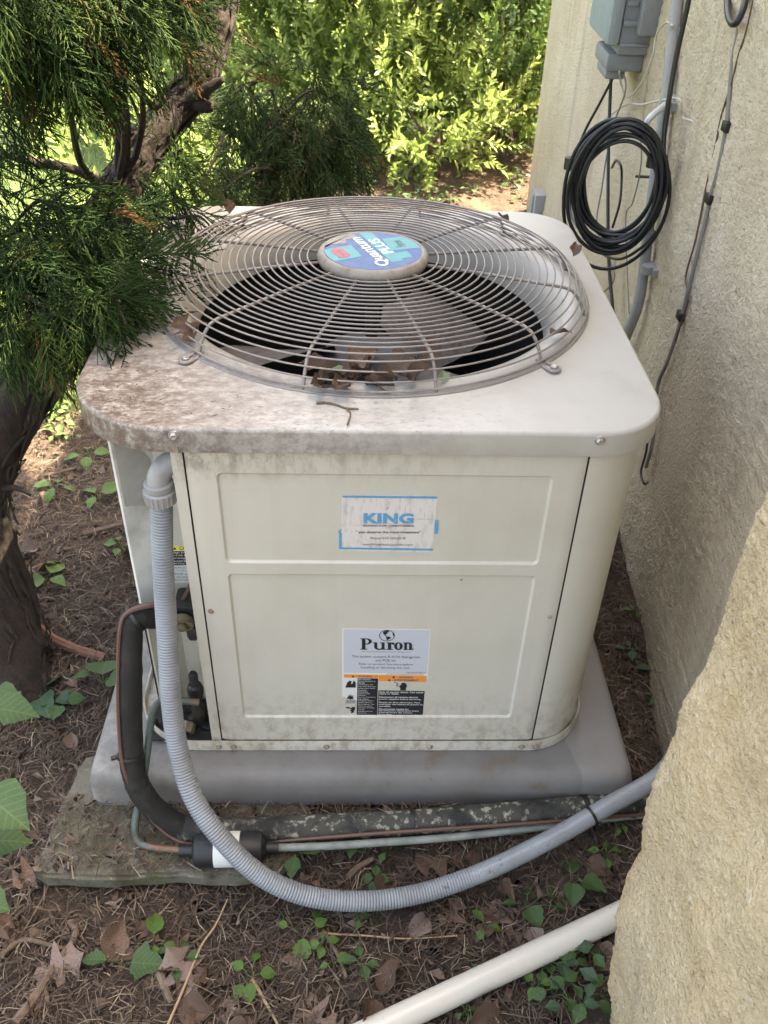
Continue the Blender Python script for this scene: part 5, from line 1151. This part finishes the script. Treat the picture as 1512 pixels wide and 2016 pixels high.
# weeds
def weed(label, u, v, leaves, m, name='weed', group='weeds on the soil', h=.03, base=None):
    """leaves: (heading deg, reach m, size m, kind)"""
    b0 = base or gpt(u, v); root = empty(name, tuple(b0)); tag(root, label, 'plant', group)
    for i, (hd_, reach, sz, kind) in enumerate(leaves):
        a = R_(hd_); z = h*random.uniform(.7, 1.2); tip = Vector(b0)+Vector((math.cos(a)*reach, math.sin(a)*reach, z))
        MB().tube(spline([b0, Vector(b0).lerp(tip, .5)+Vector((0, 0, z*.35)), tip], 4), .0009, 5).build('stem', 'weed', root)
        leaf_obj('leaf', LM[kind][i % 3], m, tip, a, random.uniform(-.35, .2), random.uniform(-.35, .35), sz*.8, root)
def ring_(n, r, s, kind, a0=0): return [(a0+360/n*i+random.uniform(-18, 18), r*random.uniform(.7, 1.2), s*random.uniform(.75, 1.2), kind) for i in range(n)]
W = [('dark heart-leaved plant left of the insulated pipe with three big leaves', 205, 1345, [(100, .01, .085, 'heart'), (-20, .02, .06, 'heart'), (170, .03, .055, 'serr')], 'weed'),
     ('bluish ribbed seedling pair on bare soil near the trunk', 80, 1375, [(70, .015, .075, 'heart'), (-60, .02, .075, 'heart'), (-20, .05, .04, 'heart')], 'weed3'),
     ('small round-leaved seedling left of the pad corner', 125, 1395, ring_(4, .02, .04, 'heart'), 'weed'),
     ('bright three-leaved weed beside the trunk foot', 100, 1150, [(80, .01, .075, 'ovate'), (200, .01, .065, 'ovate'), (330, .01, .055, 'ovate')], 'weed2'),
     ('sunlit weed on the soil beside the left side of the unit', 195, 985, [(20, .01, .07, 'ovate'), (150, .01, .06, 'ovate'), (260, .02, .05, 'serr')], 'weed2'),
     ('sunlit low weed farther left by the trunk', 115, 970, ring_(4, .02, .06, 'serr'), 'weed2'),
     ('little green sprig touching the left side of the unit', 238, 1085, ring_(4, .012, .035, 'serr'), 'weed2'),
     ('sunlit weed in the brightest patch of soil', 175, 905, ring_(4, .02, .05, 'serr'), 'weed2'),
     ('ivy leaf pair at the bottom left of centre, one large angular leaf', 250, 1905, [(-5, .01, .075, 'ivy'), (175, .03, .055, 'serr')], 'weed'),
     ('upright slender weed with pale leaf above the ivy', 306, 1865, [(95, .01, .05, 'ovate'), (-70, .01, .022, 'serr'), (-20, .02, .03, 'serr')], 'weed2'),
     ('small lobed weed right of the ivy leaf', 350, 1895, ring_(5, .018, .028, 'serr'), 'weed'),
     ('pale clover-like seedling at the bottom centre', 495, 1930, ring_(5, .018, .032, 'ovate'), 'weed2'),
     ('bright toothed seedling just under the conduit', 600, 1850, [(-95, .008, .055, 'serr'), (60, .03, .03, 'ovate'), (30, .02, .03, 'ovate'), (160, .03, .022, 'ovate')], 'weed2'),
     ('small pale seedling right of the toothed seedling', 638, 1870, ring_(4, .008, .022, 'ovate'), 'weed2'),
     ('single glossy leaf seedling below the twig', 655, 1905, [(20, .008, .035, 'ovate'), (200, .008, .02, 'ovate')], 'weed2'),
     ('little ragged sprig below the middle of the conduit', 712, 1905, ring_(4, .008, .03, 'serr', 90), 'weed'),
     ('tiny seedling in front of the conduit right of centre', 708, 1820, ring_(3, .006, .018, 'serr'), 'weed'),
     ('large toothed-leaf weed behind the conduit in front of the drier', 585, 1690, [(110, .02, .060, 'serr'), (10, .01, .055, 'serr'), (-100, .01, .05, 'serr')], 'weed'),
     ('rounded-leaf weed growing over the grey tube', 690, 1660, [(80, .01, .042, 'ovate'), (170, .01, .040, 'ovate'), (-90, .01, .036, 'heart'), (-40, .02, .02, 'heart')], 'weed'),
     ('star shaped four-leaf seedling inside the conduit loop', 738, 1742, ring_(4, .004, .030, 'ovate'), 'weed'),
     ('ragged seedling under the grey tube inside the loop', 762, 1685, ring_(3, .01, .03, 'serr'), 'weed'),
     ('leafy weed above the white pipe near the conduit', 1035, 1790, [(80, .015, .048, 'serr'), (-70, .012, .045, 'heart'), (180, .02, .03, 'serr'), (20, .04, .028, 'heart'), (-10, .05, .022, 'heart')], 'weed'),
     ('weed with an insect-eaten leaf right of centre above the white pipe', 1125, 1740, [(85, .01, .055, 'ovate'), (-30, .02, .05, 'heart'), (-100, .015, .045, 'heart')], 'weed'),
     ('bright seedling between the conduit and the white pipe', 955, 1835, ring_(3, .008, .028, 'serr'), 'weed2'),
     ('small sprig by the conduit tie near the buttress', 1190, 1690, ring_(4, .012, .024, 'serr'), 'weed2'),
     ('pale lobed sprig below the white pipe', 955, 1945, ring_(3, .01, .036, 'serr'), 'weed'),
     ('small upright seedling in front of the leafy clump', 1055, 1950, ring_(5, .008, .028, 'ovate'), 'weed2'),
     ('tiny seedling at the bottom edge below the white pipe', 915, 2000, ring_(5, .01, .02, 'serr'), 'weed'),
     ('small weed on soil between the unit and the wall', 1240, 1290, ring_(4, .012, .03, 'serr'), 'weed'),
     ('green weed at the foot of the stucco wall', 1300, 1330, ring_(6, .022, .042, 'serr'), 'weed'),
     ('weed growing close below another at the wall foot', 1310, 1385, ring_(5, .02, .036, 'serr'), 'weed'),
     ('tiny sprig in the gap beside the curved cabinet corner', 1245, 1215, ring_(4, .01, .022, 'serr'), 'weed2'),
     ('mossy sprig behind the conduit end by the buttress', 1215, 1625, ring_(6, .02, .02, 'ovate'), 'weed2')]
for lab, u, v, lv, m_ in W: weed(lab, u, v, lv, m_, h=.022)
for i, (u, v) in enumerate(((1100, 1890), (1150, 1880), (1065, 1900), (1120, 1930), (1165, 1925), (1090, 1960), (1150, 1975), (1120, 1995), (1185, 1960))):
    weed('low dark green weed in the dense leafy clump at the foot of the buttress', u, v, ring_(4, .022, .034, 'serr', i*40), random.choice(('weed', 'weed3')), group='weeds of the leafy clump', h=.03)
for i in range(26):
    u, v = random.uniform(20, 215), random.uniform(765, 880)
    if u > 60+ (v-760)*.0+150: continue
    weed('sunlit ivy seedling among the thin grass behind the trunk', u, v, ring_(4, .02, random.uniform(.02, .038), 'serr'), 'weed2', group='ivy seedlings behind the trunk', h=.04)
for i in range(16):
    u, v = random.uniform(690, 1030), random.uniform(345, 405)
    weed('small weed on the soil behind the unit', u, v, ring_(5, .03, .05, 'serr'), 'weed', group='weeds behind the unit', h=.04)
# big leaved plant in the left foreground
fb = Vector((-.72, -.22, gz(-.72, -.22))); fg = empty('broadleaf_plant', tuple(fb)); tag(fg, 'big-leaved green plant reaching in from the left edge of the foreground', 'plant')
for (u, v, t, sz, hd_, tl, kind, m_) in ((-35, 1560, 1.22, .095, -35, .05, 'ovate', 'weed'), (-45, 1655, 1.26, .075, 5, -.1, 'serr', 'weed'), (-40, 1770, 1.20, .048, -20, .1, 'heart', 'weed'), (-25, 1392, 1.42, .085, -8, .0, 'serr', 'weed'), (-10, 1360, 1.50, .045, -10, .1, 'ovate', 'weed')):
    tip = dep(u, v, t); MB().tube(spline([fb, fb.lerp(tip, .5)+Vector((-.02, 0, .04)), tip], 6), .0022, 6).build('stem', 'weed', fg)
    leaf_obj('leaf', LM[kind][0], m_, tip, R_(hd_), tl, .1, sz, fg)

# bits of needle lying on the lid under the tree
b = MB()
for _ in range(80):
    x, y = -.43+abs(random.gauss(0, .16)), .02+abs(random.gauss(0, .14)); a = random.uniform(0, 6.3); l = random.uniform(.003, .011); q = Vector((x, y, LZ+.0016))
    if (Vector((x, y, 0))-GC).length < .39 or math.hypot(min(0, x+.30), min(0, y-.135)) > .135: continue
    d_ = Vector((math.cos(a), math.sin(a), 0))*l; e_ = Vector((-math.sin(a), math.cos(a), 0))*.0003
    b.add([q-d_/2-e_, q-d_/2+e_, q+Vector((0, 0, .0004))+e_*2, q+d_/2+e_, q+d_/2-e_], [(0, 1, 2, 3, 4)])
tag(b.build('needle_bits', 'dead2', sm=False, fix=False), 'tiny dry needles scattered on the grimy corner of the lid', 'litter', kind='stuff')
